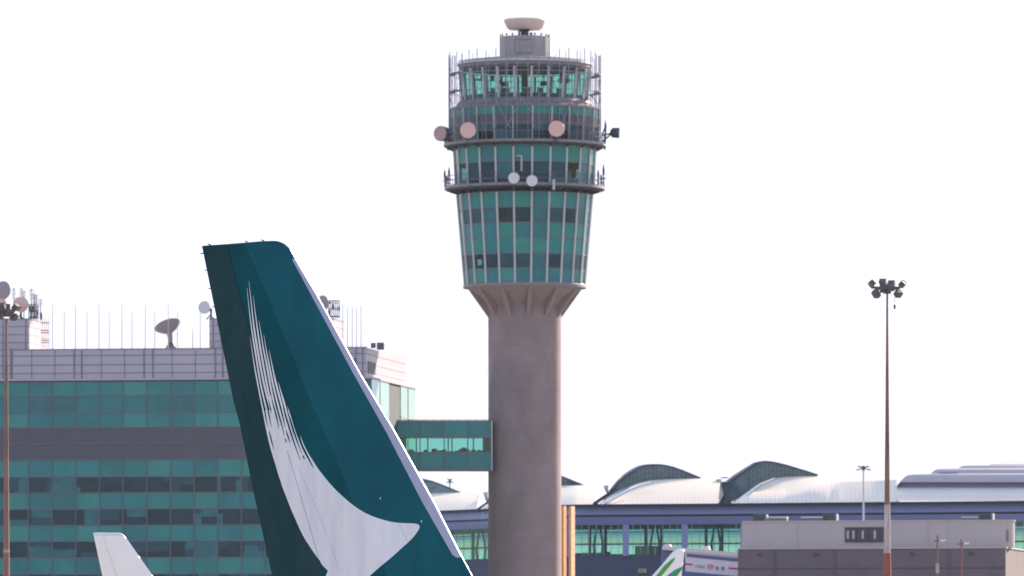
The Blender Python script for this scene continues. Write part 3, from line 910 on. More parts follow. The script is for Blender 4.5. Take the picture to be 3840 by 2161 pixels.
# hall glazing in bays
bays = [p for p in range(1010, 4200, 221)]
bays = [2347 + 221 * k for k in range(-6, 9)]
for a, b in zip(bays, bays[1:]):
    for dy0, dy1, m_ in ((76, 112, 'hall_blue'), (112, 147, 'hall_green'), (147, 190, 'hall_pale')):
        for dd in (.9, 21.8):
            mb = MB(); mb.face([tl(T(a, dy1, dd)), tl(T(b, dy1, dd)), tl(T(b, dy0, dd)), tl(T(a, dy0, dd))], m_); mb.build('window' if dd < 5 else 'rear_window', ter)
    # pier
    w_ = .38
    c = T(a, 76, .7)
    mb = MB(); c = tl(c); mb.box(c.x - w_, c.x + w_, c.y - .3, c.y + .35, T(a, 193).z, c.z, 'fascia'); mb.build('pier', ter)
    # inclined struts behind the glass
    mid = a + 111 + (8 if (a // 221) % 2 else 0)
    mb = MB()
    for sg in (-1, 1):
        mb.tube(tl(T(mid + sg * 17, 150, 3)), tl(T(mid + sg * 5, 76, 3)), .14, 'fascia', n=6)
        mb.tube(tl(T(mid + sg * 17, 150, 3)), tl(T(mid + sg * 14, 190, 3)), .18, 'fascia', n=6)
        mb.tube(tl(T(mid + sg * 30, 190, 12)), tl(T(mid + sg * 30, 76, 12)), .2, 'interior_mid', n=6)
    mb.build('strut', ter)
    mb = MB()
    for k in range(1, 8):
        p = a + 221 * k / 8
        q = tl(T(p, 76, .85)); mb.box(q.x - .035, q.x + .035, q.y - .03, q.y + .03, T(p, 190).z, q.z, 'steel')
    for dy in (88, 100):
        q0, q1 = tl(T(a, dy, 5)), tl(T(b, dy, 5)); mb.tube(q0, q1, .08, 'interior_mid', n=4)
    mb.build('glazing_bar', ter)
ribbon(145, .7, 151, .7, 'eave_dark', 'transom'); ribbon(111, .75, 113, .75, 'fascia', 'transom')
# counters, shops and signs inside
mb = MB()
for k in range(46):
    px = random.uniform(1500, 3800); dd = random.uniform(4, 18); h = random.choice((8, 12, 16, 24, 38)); wd = random.uniform(.4, 2.2)
    q = tl(T(px, 190, dd)); mb.box(q.x - wd, q.x + wd, q.y - .5, q.y + .5, q.z, q.z + h * .0333, random.choice(('interior', 'interior_mid', 'fascia')))
q = tl(T(2440, 190, 3)); mb.box(q.x - 1.9, q.x + 1.9, q.y, q.y + .3, q.z, q.z + 1.2, 'low_grey')
mb.build('counter', ter)
mb = MB()
ribp = tl(T(2409, 248, .55))
mb.box(ribp.x - .5, ribp.x + .5, ribp.y, ribp.y + .1, ribp.z - .24, ribp.z + .24, 'yellow')
for k in range(3): mb.box(ribp.x - .3 + .22 * k, ribp.x - .2 + .22 * k, ribp.y - .02, ribp.y - .001, ribp.z - .12, ribp.z + .12, 'navy')
mb.build('gate_sign', ter)

# roof bays
def loft(name, curves, m, n=40, smooth=True, mats=None):
    """curves: list of (dd, [(px,py)...]) from eave to ridge; every curve resampled by its own x range."""
    def samp(c, t):
        xs = [p[0] for p in c]; x = xs[0] + (xs[-1] - xs[0]) * t
        for (a, ya), (b, yb) in zip(c, c[1:]):
            if x <= b + 1e-6: return x, ya + (yb - ya) * (x - a) / (b - a)
        return c[-1]
    mb = MB()
    rws = []
    for dd, c in curves: rws.append([tl(TP(*samp(c, k / n), dd)) for k in range(n + 1)])
    for i in range(len(rws) - 1): mb.grid(rws[i:i + 2], mats[i] if mats else m)
    # closed underside so it has body
    return mb.build(name, ter, smooth=smooth)
def ev(a, b): return [(a, eav(a) - .5), (b, eav(b) - .5)]
def midc(c0, c1, t, lift):      # curve between two curves
    n = len(c1); o_ = []
    for i, (x, y) in enumerate(c1):
        f = i / (n - 1); xa = c0[0][0] + (c0[-1][0] - c0[0][0]) * f; ya = c0[0][1] + (c0[-1][1] - c0[0][1]) * f
        o_.append((xa + (x - xa) * t, ya + (y - ya) * t - lift))
    return o_
topC = [(2292, 1858), (2320, 1841), (2353, 1827), (2390, 1813), (2438, 1802), (2500, 1798), (2560, 1796), (2628, 1795), (2703, 1797)]
def shift(c, dx, dy): return [(x + dx, y + dy) for x, y in c]
for (a, b, tc_) in ((900, 1330, shift(topC, -1365, 62)), (1352, 1786, shift(topC, -905, 53)), (1798, 2222, shift(topC, -452, 25)), (2252, 2692, topC)):
    e = ev(a, b)
    loft('roof_bay', [(0, e), (3.5, midc(e, tc_, .28, 0)), (9, midc(e, tc_, .62, 2)), (18, tc_)], 'roof_pale', mats=['roof_rib', 'roof_pale', 'roof_pale'])
# fourth bay with a ribbed lower fold that rounds off before the right wing
topD = [(2766, 1871), (2802, 1840), (2846, 1809), (2899, 1788), (2950, 1784), (3010, 1781), (3067, 1783), (3231, 1783), (3300, 1784), (3364, 1790)]
fold = [(2758, 1880), (2790, 1856), (2811, 1845), (2948, 1845), (3054, 1827), (3187, 1809), (3364, 1800)]
low = [(2755, 1886), (2790, 1870), (2811, 1864), (2880, 1862), (2948, 1861), (3000, 1857), (3040, 1852), (3070, 1852), (3100, 1857), (3125, 1866), (3150, 1873), (3180, 1874), (3230, 1870), (3364, 1862)]
e = ev(2752, 3372)
loft('roof_bay', [(0, e), (2.2, low), (7, fold), (12, midc(fold, topD, .5, 1)), (20, topD)], 'roof_rib', n=90, mats=['roof_rib', 'roof_rib', 'roof_pale', 'roof_pale'])
# valleys with pale gutter strips and arched skylights
topG = [(2628, 1795), (2600, 1783), (2560, 1766.5), (2525, 1754), (2500, 1748), (2475, 1744.5), (2440, 1744.5), (2418, 1748), (2400, 1754), (2375, 1767), (2350, 1783), (2318, 1810), (2290, 1841), (2283, 1850), (2219, 1893)]
lowG = [(2238, 1893), (2293, 1861), (2353, 1830), (2390, 1816), (2438, 1805), (2500, 1801), (2560, 1799)]
topH = [(3067, 1783), (3027, 1770), (2974, 1754), (2948, 1746), (2921, 1739.5), (2895, 1734.5), (2872, 1732), (2852, 1733.5), (2833, 1740), (2802, 1761), (2762, 1787), (2727, 1813), (2704, 1813), (2713, 1836), (2716, 1858), (2698, 1891)]
lowH = [(2738, 1891), (2766, 1874), (2802, 1843), (2846, 1812), (2899, 1791), (2950, 1787), (3010, 1784)]
def skylight(top, lw, dx, dy, big=False):
    top, lw = shift(top, dx, dy), shift(lw, dx, dy)
    dd = 19.0
    poly = [tl(TP(x, y, dd)) for x, y in lw + top]
    g_ = MB().prism(poly, (0, 26, 0), 'gable', 'gable_blue').build('arched_skylight', ter)
    # rim along the arch
    mb = MB()
    arc = [tl(TP(x, y - 1, dd - .3)) for x, y in top]
    mb.path(arc, .10, 'joint_dark', n=6)
    mb.build('rim', g_)
    # outer shell edge, a pale lip standing just outside the arch
    mb = MB()
    peak = min(range(len(top)), key=lambda i: top[i][1])
    seg = top[peak:-1]
    a = [tl(TP(x - 1, y, dd + 1)) for x, y in seg]; b = [tl(TP(x - 1 - 8 * math.sin(math.pi * i / (len(seg) - 1)), y - 1 - 6 * math.sin(math.pi * i / (len(seg) - 1)), dd + 1)) for i, (x, y) in enumerate(seg)]
    mb.grid([a, b], 'roof_blue'); mb.build('shell_lip', g_)
    # glazing bars
    mb = MB()
    x0_, x1_ = lw[2][0], top[0][0] - 40
    import bisect
    def yat(c, x):
        c = sorted(c)
        for (p, yp), (q, yq) in zip(c, c[1:]):
            if p <= x <= q and q > p: return yp + (yq - yp) * (x - p) / (q - p)
        return None
    k = x0_
    while k < x1_:
        ya, yb = yat([p for p in top if p[1] <= top[-2][1] + 1], k), yat(lw + [top[0]], k)
        if ya and yb and yb - ya > 6:
            mb.tube(tl(TP(k, ya + 2, dd - .12)), tl(TP(k, yb - 1, dd - .12)), .05, 'gable_bar', n=4)
        k += 15
    for f in (.35, .65):
        ln = []
        k = x0_
        while k < x1_:
            ya, yb = yat([p for p in top if p[1] <= top[-2][1] + 1], k), yat(lw + [top[0]], k)
            if ya and yb: ln.append(tl(TP(k, ya + (yb - ya) * f, dd - .12)))
            k += 22
        if len(ln) > 2: mb.path(ln, .05, 'gable_bar', n=4)
    mb.build('glazing_bar', g_)
    # stair strips beside the valley
    mb = MB()
    e0, e1 = lw[0], lw[2]
    a = [tl(TP(e0[0] + 22, e0[1], .2)), tl(TP(e0[0] + 36, e0[1], .2))]
    b = [tl(TP(e1[0] - 2, e1[1] - 0, 18)), tl(TP(e1[0] + 10, e1[1] - 2, 18))]
    mb.face([a[0], a[1], b[1], b[0]], 'roof_blue')
    mb.path([tl(TP(e0[0] + 2, e0[1] - 2, 0)), tl(TP(lw[1][0] - 2, lw[1][1] - 2, 16))], .14, 'eave_dark', n=5)
    mb.path([tl(TP(e0[0] + 30, e0[1] - 2, 0)), tl(TP(lw[1][0] + 18, lw[1][1] - 8, 12)), tl(TP(lw[2][0] + 10, lw[2][1] - 4, 17))], .12, 'gable_blue', n=5)
    m_ = len(lw) - 1
    up_e = [tl(TP(x + 4, y + 1.5, 1 + 13.0 * q / m_)) for q, (x, y) in enumerate(lw)]
    lo_e = [tl(TP(x + 4 + 15 * (1 - q / m_) , y + 3 + 5 * (1 - q / m_), .4 + 12.6 * q / m_)) for q, (x, y) in enumerate(lw)]
    mb.grid([up_e[:5], lo_e[:5]], 'wing_blue'); mb.path(lo_e[:5], .07, 'gable_blue', n=4)
    mb.build('valley_stair', g_)
skylight(topG, lowG, -904, 53); skylight(topG, lowG, -442, 26); skylight(topG, lowG, 0, 0); skylight(topH, lowH, 0, 0)
# pale end upstand beside each valley
for px, yt_, yb_ in ((2279, 1821, 1848), (2703, 1797, 1822), (1826, 1846, 1880)):
    mb = MB(); mb.prism([tl(TP(px - 14, yt_, 15)), tl(TP(px + 3, yt_, 15)), tl(TP(px + 1, yt_ + 14, 15)), tl(TP(px + 8, yb_, 15)), tl(TP(px - 4, yb_ - 4, 15))], (0, 5, 0), 'roof_blue', 'eave_dark'); mb.build('roof_upstand', ter)
# right wing: stepped barrel roofs
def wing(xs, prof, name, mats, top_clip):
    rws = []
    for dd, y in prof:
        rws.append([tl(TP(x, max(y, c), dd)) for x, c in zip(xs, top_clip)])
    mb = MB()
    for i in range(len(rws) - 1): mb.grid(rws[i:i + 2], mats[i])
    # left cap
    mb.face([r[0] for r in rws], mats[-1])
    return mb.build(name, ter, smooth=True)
xs = [3364, 3377, 3386, 3395, 3405, 3417, 3440, 3488, 3840, 4200]
cl = [1822, 1805, 1795, 1787, 1782.5, 1780, 1778.5, 1777.5, 1776, 1775]
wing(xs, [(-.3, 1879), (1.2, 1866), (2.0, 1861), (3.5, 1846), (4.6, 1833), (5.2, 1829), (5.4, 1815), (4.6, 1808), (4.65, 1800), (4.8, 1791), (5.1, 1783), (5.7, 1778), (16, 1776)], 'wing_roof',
     ['roof_pale', 'roof_rib', 'wing_blue', 'wing_blue', 'wing_blue', 'wing_recess_shade', 'wing_recess_shade', 'wing_lilac', 'wing_lilac', 'wing_lilac', 'wing_lilac', 'wing_lilac'], cl)
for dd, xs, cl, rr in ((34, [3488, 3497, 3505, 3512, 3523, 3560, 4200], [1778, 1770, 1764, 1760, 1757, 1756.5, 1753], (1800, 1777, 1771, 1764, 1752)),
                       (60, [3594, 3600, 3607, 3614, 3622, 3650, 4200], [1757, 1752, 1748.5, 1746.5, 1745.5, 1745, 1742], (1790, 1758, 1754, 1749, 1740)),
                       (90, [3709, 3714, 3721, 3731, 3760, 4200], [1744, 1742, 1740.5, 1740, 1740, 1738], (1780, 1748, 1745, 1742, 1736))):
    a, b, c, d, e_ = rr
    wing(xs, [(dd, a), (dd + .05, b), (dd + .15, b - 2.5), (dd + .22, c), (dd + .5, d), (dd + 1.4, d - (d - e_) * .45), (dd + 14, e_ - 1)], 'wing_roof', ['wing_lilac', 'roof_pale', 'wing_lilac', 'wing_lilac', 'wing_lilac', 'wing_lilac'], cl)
# dark clerestory patches on the second step
mb = MB()
mb.grid([[tl(TP(p, 1774, 33.7)) for p in (3521, 3590)], [tl(TP(p, 1763, 35)) for p in (3521, 3590)]], 'gable_blue')
mb.grid([[tl(TP(p, 1767, 35)) for p in (3682, 3718)], [tl(TP(p, 1758, 36)) for p in (3682, 3718)]], 'gable_blue')
mb.build('clerestory', ter)
# small fixtures along the valley heads
mb = MB()
for px, py in ((2712, 1794), (2724, 1793)): mb.box(tl(TP(px, py, 16)).x - .25, tl(TP(px, py, 16)).x + .25, tl(TP(px, py, 16)).y, tl(TP(px, py, 16)).y + .3, tl(TP(px, py, 16)).z, tl(TP(px, py, 16)).z + .12, 'dark_metal')
mb.build('roof_fixture', ter)

# orange sunlit ribbed shafts in front of the terminal
for i, (px, w_) in enumerate(((2119, 10), (2149, 14))):
    D = 955
    o = thing('ribbed_shaft', (X(px, D), D, 0), ('deep orange ribbed shaft touching the right side of the tower shaft', 'paler peach ribbed shaft, second to the right of the tower shaft')[i], 'shaft', 'ribbed shafts beside the tower', rz=R(72))
    H = Z(1899, D); L = w_ * D / F / math.sin(R(18)) / 2
    MB().box(-L, L, 0, .3, 0, H, ('orange', 'peach')[i]).build('cladding', o)
    mb = MB()
    for k in range(int(H / .8)): mb.box(-L + .01, L - .01, -.012, -.001, k * .8, k * .8 + .1, 'orange')
    mb.build('rib', o)

# ================================================================== LOW BUILDING
Lf = Frame(3771, 700, 12)
lo_ = thing('low_building', (Lf.x0, Lf.y0, 0), 'two tier grey building with a rounded pale upper storey at lower right', 'building', rz=-Lf.th)
uA = Lf.u(2767)
zbase = Lf.z(2059, 3200)
MB().box(uA, 0, 0, 42, 0, zbase, 'low_dark').build('base_storey', lo_)
MB().box(uA, .1, -.1, 42.1, zbase, zbase + .12, 'low_grey').build('coping', lo_)
vU = .7
ua, ub = Lf.u(2782, vU), Lf.u(3744, vU)
zu = Lf.z(1958, 3200, vU)
rr_ = 1.3
pts = [(ua, vU), (ub, vU)] + [(ub + rr_ * 0.95 * math.sin(t), vU + 2.6 * (1 - math.cos(t)) / 2) for t in [math.pi * k / 14 for k in range(1, 15)]] + [(ub - .3, vU + 5), (ua, vU + 5)]
up = MB().prism([(x, y, zbase + .12) for x, y in pts], (0, 0, zu - zbase - .12), 'low_grey').build('upper_storey', lo_)
pts2 = [(x + (.08 if x > ub else 0), y - .06 if y < vU + .1 else y) for x, y in pts]
MB().prism([(x, y, zu + .001) for x, y in pts2], (0, 0, .14), 'low_grey').build('parapet', lo_)
mb = MB()
a, b = Lf.u(3169, vU), Lf.u(3322, vU)
zs0, zs1 = Lf.z(2031, 3250, vU), Lf.z(1981, 3250, vU)
mb.box(a, b, vU - .09, vU - .001, zs0, zs1, 'sign_dark'); win = mb.build('window', lo_)
mb = MB()
for px in (3180, 3201, 3236, 3281): 
    u = Lf.u(px, vU); mb.box(u - .09, u + .1, vU - .12, vU - .091, zs0 + .25, zs1 - .22, 'low_grey')
mb.build('blind', win)
mb = MB()
for px in (3212, 3260, 3300): u = Lf.u(px, vU); mb.box(u - .03, u + .03, vU - .14, vU - .092, zs0, zs1, 'blue_black')
mb.box(a - .05, b + .05, vU - .13, vU - .001, zs1, zs1 + .07, 'blue_black'); mb.box(a - .05, b + .05, vU - .13, vU - .001, zs0 - .07, zs0, 'blue_black')
mb.build('frame', win)
k_ = Lf.u(3775, vU) 
mb = MB(); mb.box(ub + .70, ub + .86, vU + .16, vU + .5, Lf.z(2030, 3775, vU), Lf.z(1987, 3775, vU), 'walk_metal'); mb.build('slit_window', lo_)
mb = MB()
for px in (2990, 3480): u = Lf.u(px, vU); mb.box(u - .05, u + .05, vU - .05, vU - .001, zbase + .12, zu, 'low_grey')
mb.build('downpipe', lo_)
mb = MB()
for px in (2850, 3060, 3420, 3640): u = Lf.u(px, 0); mb.box(u - .14, u + .14, -.2, -.001, zbase - .55, zbase - .35, 'sign_dark'); mb.build('wall_lamp', lo_); mb = MB()
for px in (2905, 3130, 3560): u = Lf.u(px, 0); mb = MB(); mb.tube((u, -.08, 0), (u, -.08, zbase - .05), .06, 'low_dark', n=8); mb.build('downpipe', lo_)
MB().box(uA, 0, -.05, -.001, zbase - 1.75, zbase - 1.68, 'sign_dark').build('wall_joint', lo_)
def lpt(px, v): 
    u = Lf.u(px, v); return Matrix.Rotation(-Lf.th, 4, 'Z') @ Vector((u, v, 0)) + Vector((Lf.x0, Lf.y0, zu + .14))
for px0, px1, yt_, lab, par in ((2828, 2874, 1929, 'green air handling box at the left end of the low grey roof', 1), (3089, 3137, 1927, 'green air handling box on the grey roof, between the white duct and the far mast', 1),
                           (3674, 3722, 1925, 'green air handling box at the right end of the low grey roof', 1)):
    p = lpt((px0 + px1) / 2, 2.5); hw = (px1 - px0) / 2 * p.y / F
    o = thing('air_handler', p, lab, 'rooftop unit', 'green boxes on the low roof', rz=-Lf.th)
    H = Z(yt_, p.y) - p.z
    MB().box(-hw, hw, -.5, .5, 0, H, 'green_box').build('housing', o)
    mb = MB(); mb.box(hw, hw + .12, -.45, .45, 0, H * .95, 'steel'); mb.build('end_plate', o)
    mb = MB()
    for k in range(4): mb.box(-hw * .8, hw * .8, -.54, -.501, H * (.15 + .2 * k), H * (.22 + .2 * k), 'dark_metal')
    mb.build('grille', o)
for px0, px1, lab in ((2877, 2954, 'low pale roof duct right of the leftmost green box'), (3001, 3088, 'low pale roof duct left of the middle green box'), (3603, 3673, 'low pale roof duct left of the rightmost green box')):
    p = lpt((px0 + px1) / 2, 2.4); hw = (px1 - px0) / 2 * p.y / F
    o = thing('roof_duct', p, lab, 'duct', 'pale ducts on the low roof', rz=-Lf.th)
    H = Z(1939, p.y) - p.z
    mb = MB(); mb.prism([(-hw, -.35, 0), (hw, -.35, 0), (hw, -.35, H * .75), (-hw * .85, -.35, H * .75)], (0, .7, 0), 'walk_metal'); mb.build('casing', o)
    mb = MB(); mb.box(-hw * .9, hw, -.42, .42, H * .76, H, 'white'); mb.build('cover', o)

# ================================================================== JET BRIDGE
JD = 722
jb = thing('jet_bridge', (X(2620, JD), JD, 0), 'white and blue passenger boarding bridge with printed advert, sloping down to the right', 'boarding bridge')
def J(px, py, dy=0.0): return Vector((X(px, JD) - X(2620, JD), dy, Z(py, JD)))
sl_ = .094
def jy(px, y0): return y0 + (px - 2570) * sl_ - (0 if px > 2540 else (px - 2540) * sl_ * .9)
def band(xa, xb, y0, y1, dy, m, name, dep=.06):
    mb = MB(); mb.prism([J(xa, jy(xa, y1), dy), J(xb, jy(xb, y1), dy), J(xb, jy(xb, y0), dy), J(xa, jy(xa, y0), dy)], (0, dep, 0), m); return mb.build(name, jb)
XR = 3000
band(2570, XR, 2066, 2230, 0, 'bridge_white', 'tunnel', 3.0)
band(2484, 2569, 2066, 2260, .3, 'bridge_blue', 'cab', 3.0)
band(2486, XR, 2052, 2065.5, -.15, 'bridge_roof', 'roof', 3.3)
band(2570, XR, 2063, 2072, -.1, 'bridge_white', 'roof_edge')
band(2575, XR, 2076, 2088, -.05, 'bridge_blue', 'upper_stripe')
band(2555, XR, 2143, 2230, -.05, 'bridge_blue', 'lower_stripe')
band(2566, 2597, 2112, 2118.5, -.04, 'red', 'red_bar', .03)
band(2732, 2768, 2112, 2118.5, -.04, 'red', 'red_bar', .03)
for px in (2503, 2648):
    p = J(px, 2053 + (px - 2570) * .05, .8)
    mb = MB(); mb.lathe([(.01, .22), (.3, .2), (.42, .0), (.42, -.3)], 'bridge_roof', n=16, axis=(0, 0, 1), org=p); mb.build('roof_vent', jb, smooth=True)
for px in (2600, 2900):
    p = J(px, 2200, 1.5); mb = MB(); mb.tube((p.x, 1.5, 0), (p.x, 1.5, p.z), .35, 'steel', n=12); mb.build('support_leg', jb)
def text_mesh(body, size, m, name, parent, loc, tilt, ext=.01):
    cu = bpy.data.curves.new(name, 'FONT'); cu.body = body; cu.size = size; cu.extrude = ext
    cu.align_x = 'LEFT'
    ob = bpy.data.objects.new(name, cu); COL.objects.link(ob)
    dg = bpy.context.evaluated_depsgraph_get()
    me = bpy.data.meshes.new_from_object(ob.evaluated_get(dg))
    COL.objects.unlink(ob); bpy.data.objects.remove(ob)
    me.transform(Matrix.Rotation(R(90), 4, 'X'))
    me.transform(Matrix.Rotation(tilt, 4, 'Y'))
    me.materials.clear(); me.materials.append(M[m])
    o = bpy.data.objects.new(name, me); COL.objects.link(o); o.parent = parent; o.location = loc
    return o
tilt = math.atan(sl_)
text_mesh('HSBC', .40, 'letter', 'advert_lettering', jb, J(2606, 2129, -.03), tilt)
text_mesh('\u6ed9', .38, 'letter', 'advert_character', jb, J(2680, 2136, -.03), tilt)
text_mesh('\u8c50', .38, 'letter', 'advert_character', jb, J(2702, 2138, -.03), tilt)
mb = MB()
c0 = J(2664, 2126, -.03)
for k in range(6):
    a0, a1 = k * math.pi / 3, (k + 1) * math.pi / 3
    P = lambda a, r: c0 + Vector((math.cos(a) * r, 0, math.sin(a) * r))
    mb.prism([P(a0, .27), P(a1, .27), P(a1, .20), P(a0, .20)], (0, .02, 0), 'red')
mb.prism([c0 + Vector((-.13, 0, .1)), c0 + Vector((0, 0, 0)), c0 + Vector((-.13, 0, -.1))], (0, .02, 0), 'red')
mb.prism([c0 + Vector((.13, 0, .1)), c0 + Vector((.13, 0, -.1)), c0 + Vector((0, 0, 0))], (0, .02, 0), 'red')
mb.build('advert_logo', jb)


# ================================================================== FINS
def inside(x, y, poly):
    c = False; n = len(poly); k = n - 1
    for a in range(n):
        xa, ya = poly[a]; xb, yb = poly[k]
        if (ya > y) != (yb > y) and x < (xb - xa) * (y - ya) / (yb - ya) + xa: c = not c
        k = a
    return c
def pmesh(poly, ymap, mats, name, parent, step, D, org, mirror=True, rows=None):
    """poly (photograph pixels) meshed with a fine grid inside, then laid on the thickness ymap(px,py).
    rows: polylines whose offsets get extra vertices (a crease or a rounded edge)."""
    P = []
    for a, b in zip(poly, poly[1:] + poly[:1]):
        l = math.hypot(b[0] - a[0], b[1] - a[1])
        if l < .05: continue
        k = max(1, round(l / step))
        P += [(a[0] + (b[0] - a[0]) * q / k, a[1] + (b[1] - a[1]) * q / k) for q in range(k)]
    segs_ = list(zip(P, P[1:] + P[:1]))
    pts = list(P); seen = {}
    def far(x, y, r, lst):
        gx, gy = int(x // step), int(y // step)
        for dx in (-1, 0, 1):
            for dy in (-1, 0, 1):
                for q in seen.get((gx + dx, gy + dy), ()):
                    if (q[0] - x) ** 2 + (q[1] - y) ** 2 < r * r: return False
        return True
    def add(x, y): seen.setdefault((int(x // step), int(y // step)), []).append((x, y))
    for p in P: add(*p)
    ex = []
    for line, offs in (rows or ()):
        for a, b in zip(line, line[1:]):
            l = math.hypot(b[0] - a[0], b[1] - a[1])
            if l < .05: continue
            nx, ny = -(b[1] - a[1]) / l, (b[0] - a[0]) / l
            k = max(1, round(l / (step * .8)))
            for q in range(k):
                for o_ in offs: ex.append((a[0] + (b[0] - a[0]) * q / k + nx * o_, a[1] + (b[1] - a[1]) * q / k + ny * o_))
    for x, y in ex:
        if inside(x, y, P) and far(x, y, 1.3, None): pts.append((x, y)); add(x, y)
    xs = [p[0] for p in P]; ys = [p[1] for p in P]
    for gx in range(math.ceil(min(xs) / step), math.floor(max(xs) / step) + 1):
        for gy in range(math.ceil(min(ys) / step), math.floor(max(ys) / step) + 1):
            x, y = gx * step, gy * step
            if far(x, y, step * .55, None) and inside(x, y, P): pts.append((x, y))
    n = len(P)
    V2, _, F2, *_r = delaunay_2d_cdt([Vector(p) for p in pts], [], [list(range(n))], 1, 1e-5)
    V = [(v.x, v.y) for v in V2]
    Fc = []
    for f in F2:
        a, b, c = [V[q] for q in f[:3]]
        cr = (b[0] - a[0]) * (c[1] - a[1]) - (b[1] - a[1]) * (c[0] - a[0])
        if abs(cr) < 1e-3: continue
        Fc.append(list(f) if cr > 0 else list(f)[::-1])
    vv = []; ff = []
    for s_ in ((-1, 1) if mirror else (-1,)):
        b0 = len(vv)
        for x, y in V:
            t = ymap(x, y)
            vv.append((X(x, D) - org[0], s_ * t, Z(y, D) - org[2]))
        ff += [[b0 + i for i in (q[::-1] if s_ < 0 else q)] for q in Fc]
    me = bpy.data.meshes.new(name); me.from_pydata(vv, [], ff)
    me.materials.append(M[mats])
    bm = bmesh.new(); bm.from_mesh(me); bmesh.ops.remove_doubles(bm, verts=bm.verts, dist=1e-4)
    bm.to_mesh(me); bm.free(); me.shade_smooth()
    o = bpy.data.objects.new(name, me); COL.objects.link(o); o.parent = parent
    return o
def lerp(tab, y):
    for (y0, x0), (y1, x1) in zip(tab, tab[1:]):
        if y <= y1: return x0 + (x1 - x0) * (y - y0) / (y1 - y0)
    (y0, x0), (y1, x1) = tab[-2:]
    return x1 + (x1 - x0) * (y - y1) / (y1 - y0)
def sdist(px, py, segs):
    best = 1e9
    for (ax, ay), (bx_, by) in segs:
        dx, dy = bx_ - ax, by - ay; l = dx * dx + dy * dy
        t = max(0, min(1, ((px - ax) * dx + (py - ay) * dy) / l)); qx, qy = ax + t * dx - px, ay + t * dy - py
        best = min(best, qx * qx + qy * qy)
    return math.sqrt(best)

def fuselage(parent, xs, zc, rad_, m, stab=True, D_=0):
    """closed tapering body along x: xs tail tip to nose."""
    x0_, x1_ = xs; prof = []
    L = x1_ - x0_
    for k in range(25):
        f = k / 24; x = x0_ + L * f
        r = rad_ * min(1, (f / .38) ** .75) if f < .9 else rad_ * math.sqrt(max(0, 1 - ((f - .9) / .1) ** 2))
        zc_ = zc + (rad_ * .55) * max(0, 1 - f / .4) ** 1.2
        prof.append((x, max(r, .02), zc_))
    rws = [[(x, r * math.sin(2 * math.pi * k / 32), z + r * math.cos(2 * math.pi * k / 32)) for k in range(33)] for x, r, z in prof]
    MB().grid(rws, m).build('fuselage', parent, smooth=True)
    if stab:
        for sg in (-1, 1):
            mb = MB(); mb.prism([(x0_ + 2, sg * .5, zc + .7), (x0_ + 7, sg * .5, zc + .7), (x0_ + 3.4, sg * rad_ * 3, zc + 1.2), (x0_ + 1.4, sg * rad_ * 3, zc + 1.2)], (0, 0, .25), m); mb.build('tailplane', parent)
    for gx, gy in ((x0_ + L * .52, -2.6), (x0_ + L * .52, 2.6), (x0_ + L * .93, 0)):
        mb = MB(); mb.tube((gx, gy, .5), (gx, gy * .6, zc - rad_ * .5), .15, 'steel')
        wh = mb.build('landing_gear', parent)
        for dy in (-.35, .35): MB().tube((gx, gy + dy - .18, .6), (gx, gy + dy + .18, .6), .6, 'rubber', n=20).build('wheel', wh)

# ---- the large dark green fin
FD = 220.0
forg = (X(1500, FD), FD, 0)
air = thing('passenger_jet', forg, 'jet with tall dark teal tail fin and white brush stroke emblem, nearest the camera', 'aircraft')
BOT = 2440
TOPL = [(757.5, 923), (780, 920.5), (852, 915.5), (980, 904.5), (1029, 903), (1042, 904.5), (1055, 908.5), (1067, 914.5), (1077.5, 923), (1087, 933), (1095, 945), (1106, 966)]
LE = [(966, 1106), (1107, 1190), (1306, 1300), (1400, 1351), (1610, 1477), (1893, 1635), (2082, 1731), (2161, 1774), (BOT, 1925)]
TE = [(923, 757.5), (1500, 874.5), (1594, 900), (1851, 952), (2161, 1021), (BOT, 1083)]
LEI = [(975, 1096), (1400, 1324), (1626, 1451), (1883, 1583), (2082, 1697)]
HG = [(915.5, 852), (1059, 871), (1235, 936), (1694, 1078), (1888, 1136), (2093, 1196), (BOT, 1298)]
HG = [(915.5, 850), (1235, 936), (1694, 1078), (1888, 1136), (2093, 1196), (BOT, 1298)]
CR = [(915, 915), (961, 940), (1120, 1008), (1270, 1070), (1434, 1138), (1515, 1172), (1725, 1262), (1893, 1332), (2072, 1412), (BOT, 1575)]
outl = TOPL + [(x, y) for y, x in LE[1:]] + [(x, y) for y, x in reversed(TE)]
segs = list(zip(TOPL, TOPL[1:])) + [((a[1], a[0]), (b[1], b[0])) for a, b in zip(LE, LE[1:])]
segs_te = [((a[1], a[0]), (b[1], b[0])) for a, b in zip(TE, TE[1:])]
def fin_t(px, py):
    te, le, cr = lerp(TE, max(py, 923)), lerp(LE, max(py, 966)), lerp(CR, py)
    c = (le - te) * FD / F
    tm = .062 * c + .04
    if px <= cr:
        u = max(0, (px - te) / (cr - te)); t = .02 + (tm - .02) * u ** .85
    else:
        u = min(1, (px - cr) / (le - cr)); t = tm * (1 - .55 * u)
    for sg_, wd in ((segs[:8], 7.0), (segs[8:], 15.0)):
        d = sdist(px, py, sg_)
        if d < wd: t *= math.sqrt(max(0, 1 - (1 - d / wd) ** 2))
    return t
rudder = [(757.5, 923), (780, 920.5), (850, 915.6)] + [(x, y) for y, x in HG[1:]] + [(x, y) for y, x in reversed(TE[1:])]
finp = [(850, 915.6)] + TOPL[3:] + [(x, y) for y, x in LEI] + [(1712, 2092), (1735, 2091)] + [(x, y) for y, x in LE[7:]] + [(x, y) for y, x in reversed(HG[1:])]
lead = [(1106, 966)] + [(x, y) for y, x in LE[1:7]] + [(1735, 2091), (1712, 2092)] + [(x, y) for y, x in reversed(LEI)]
LEl = TOPL[-1:] + [(x, y) for y, x in LE[1:]]
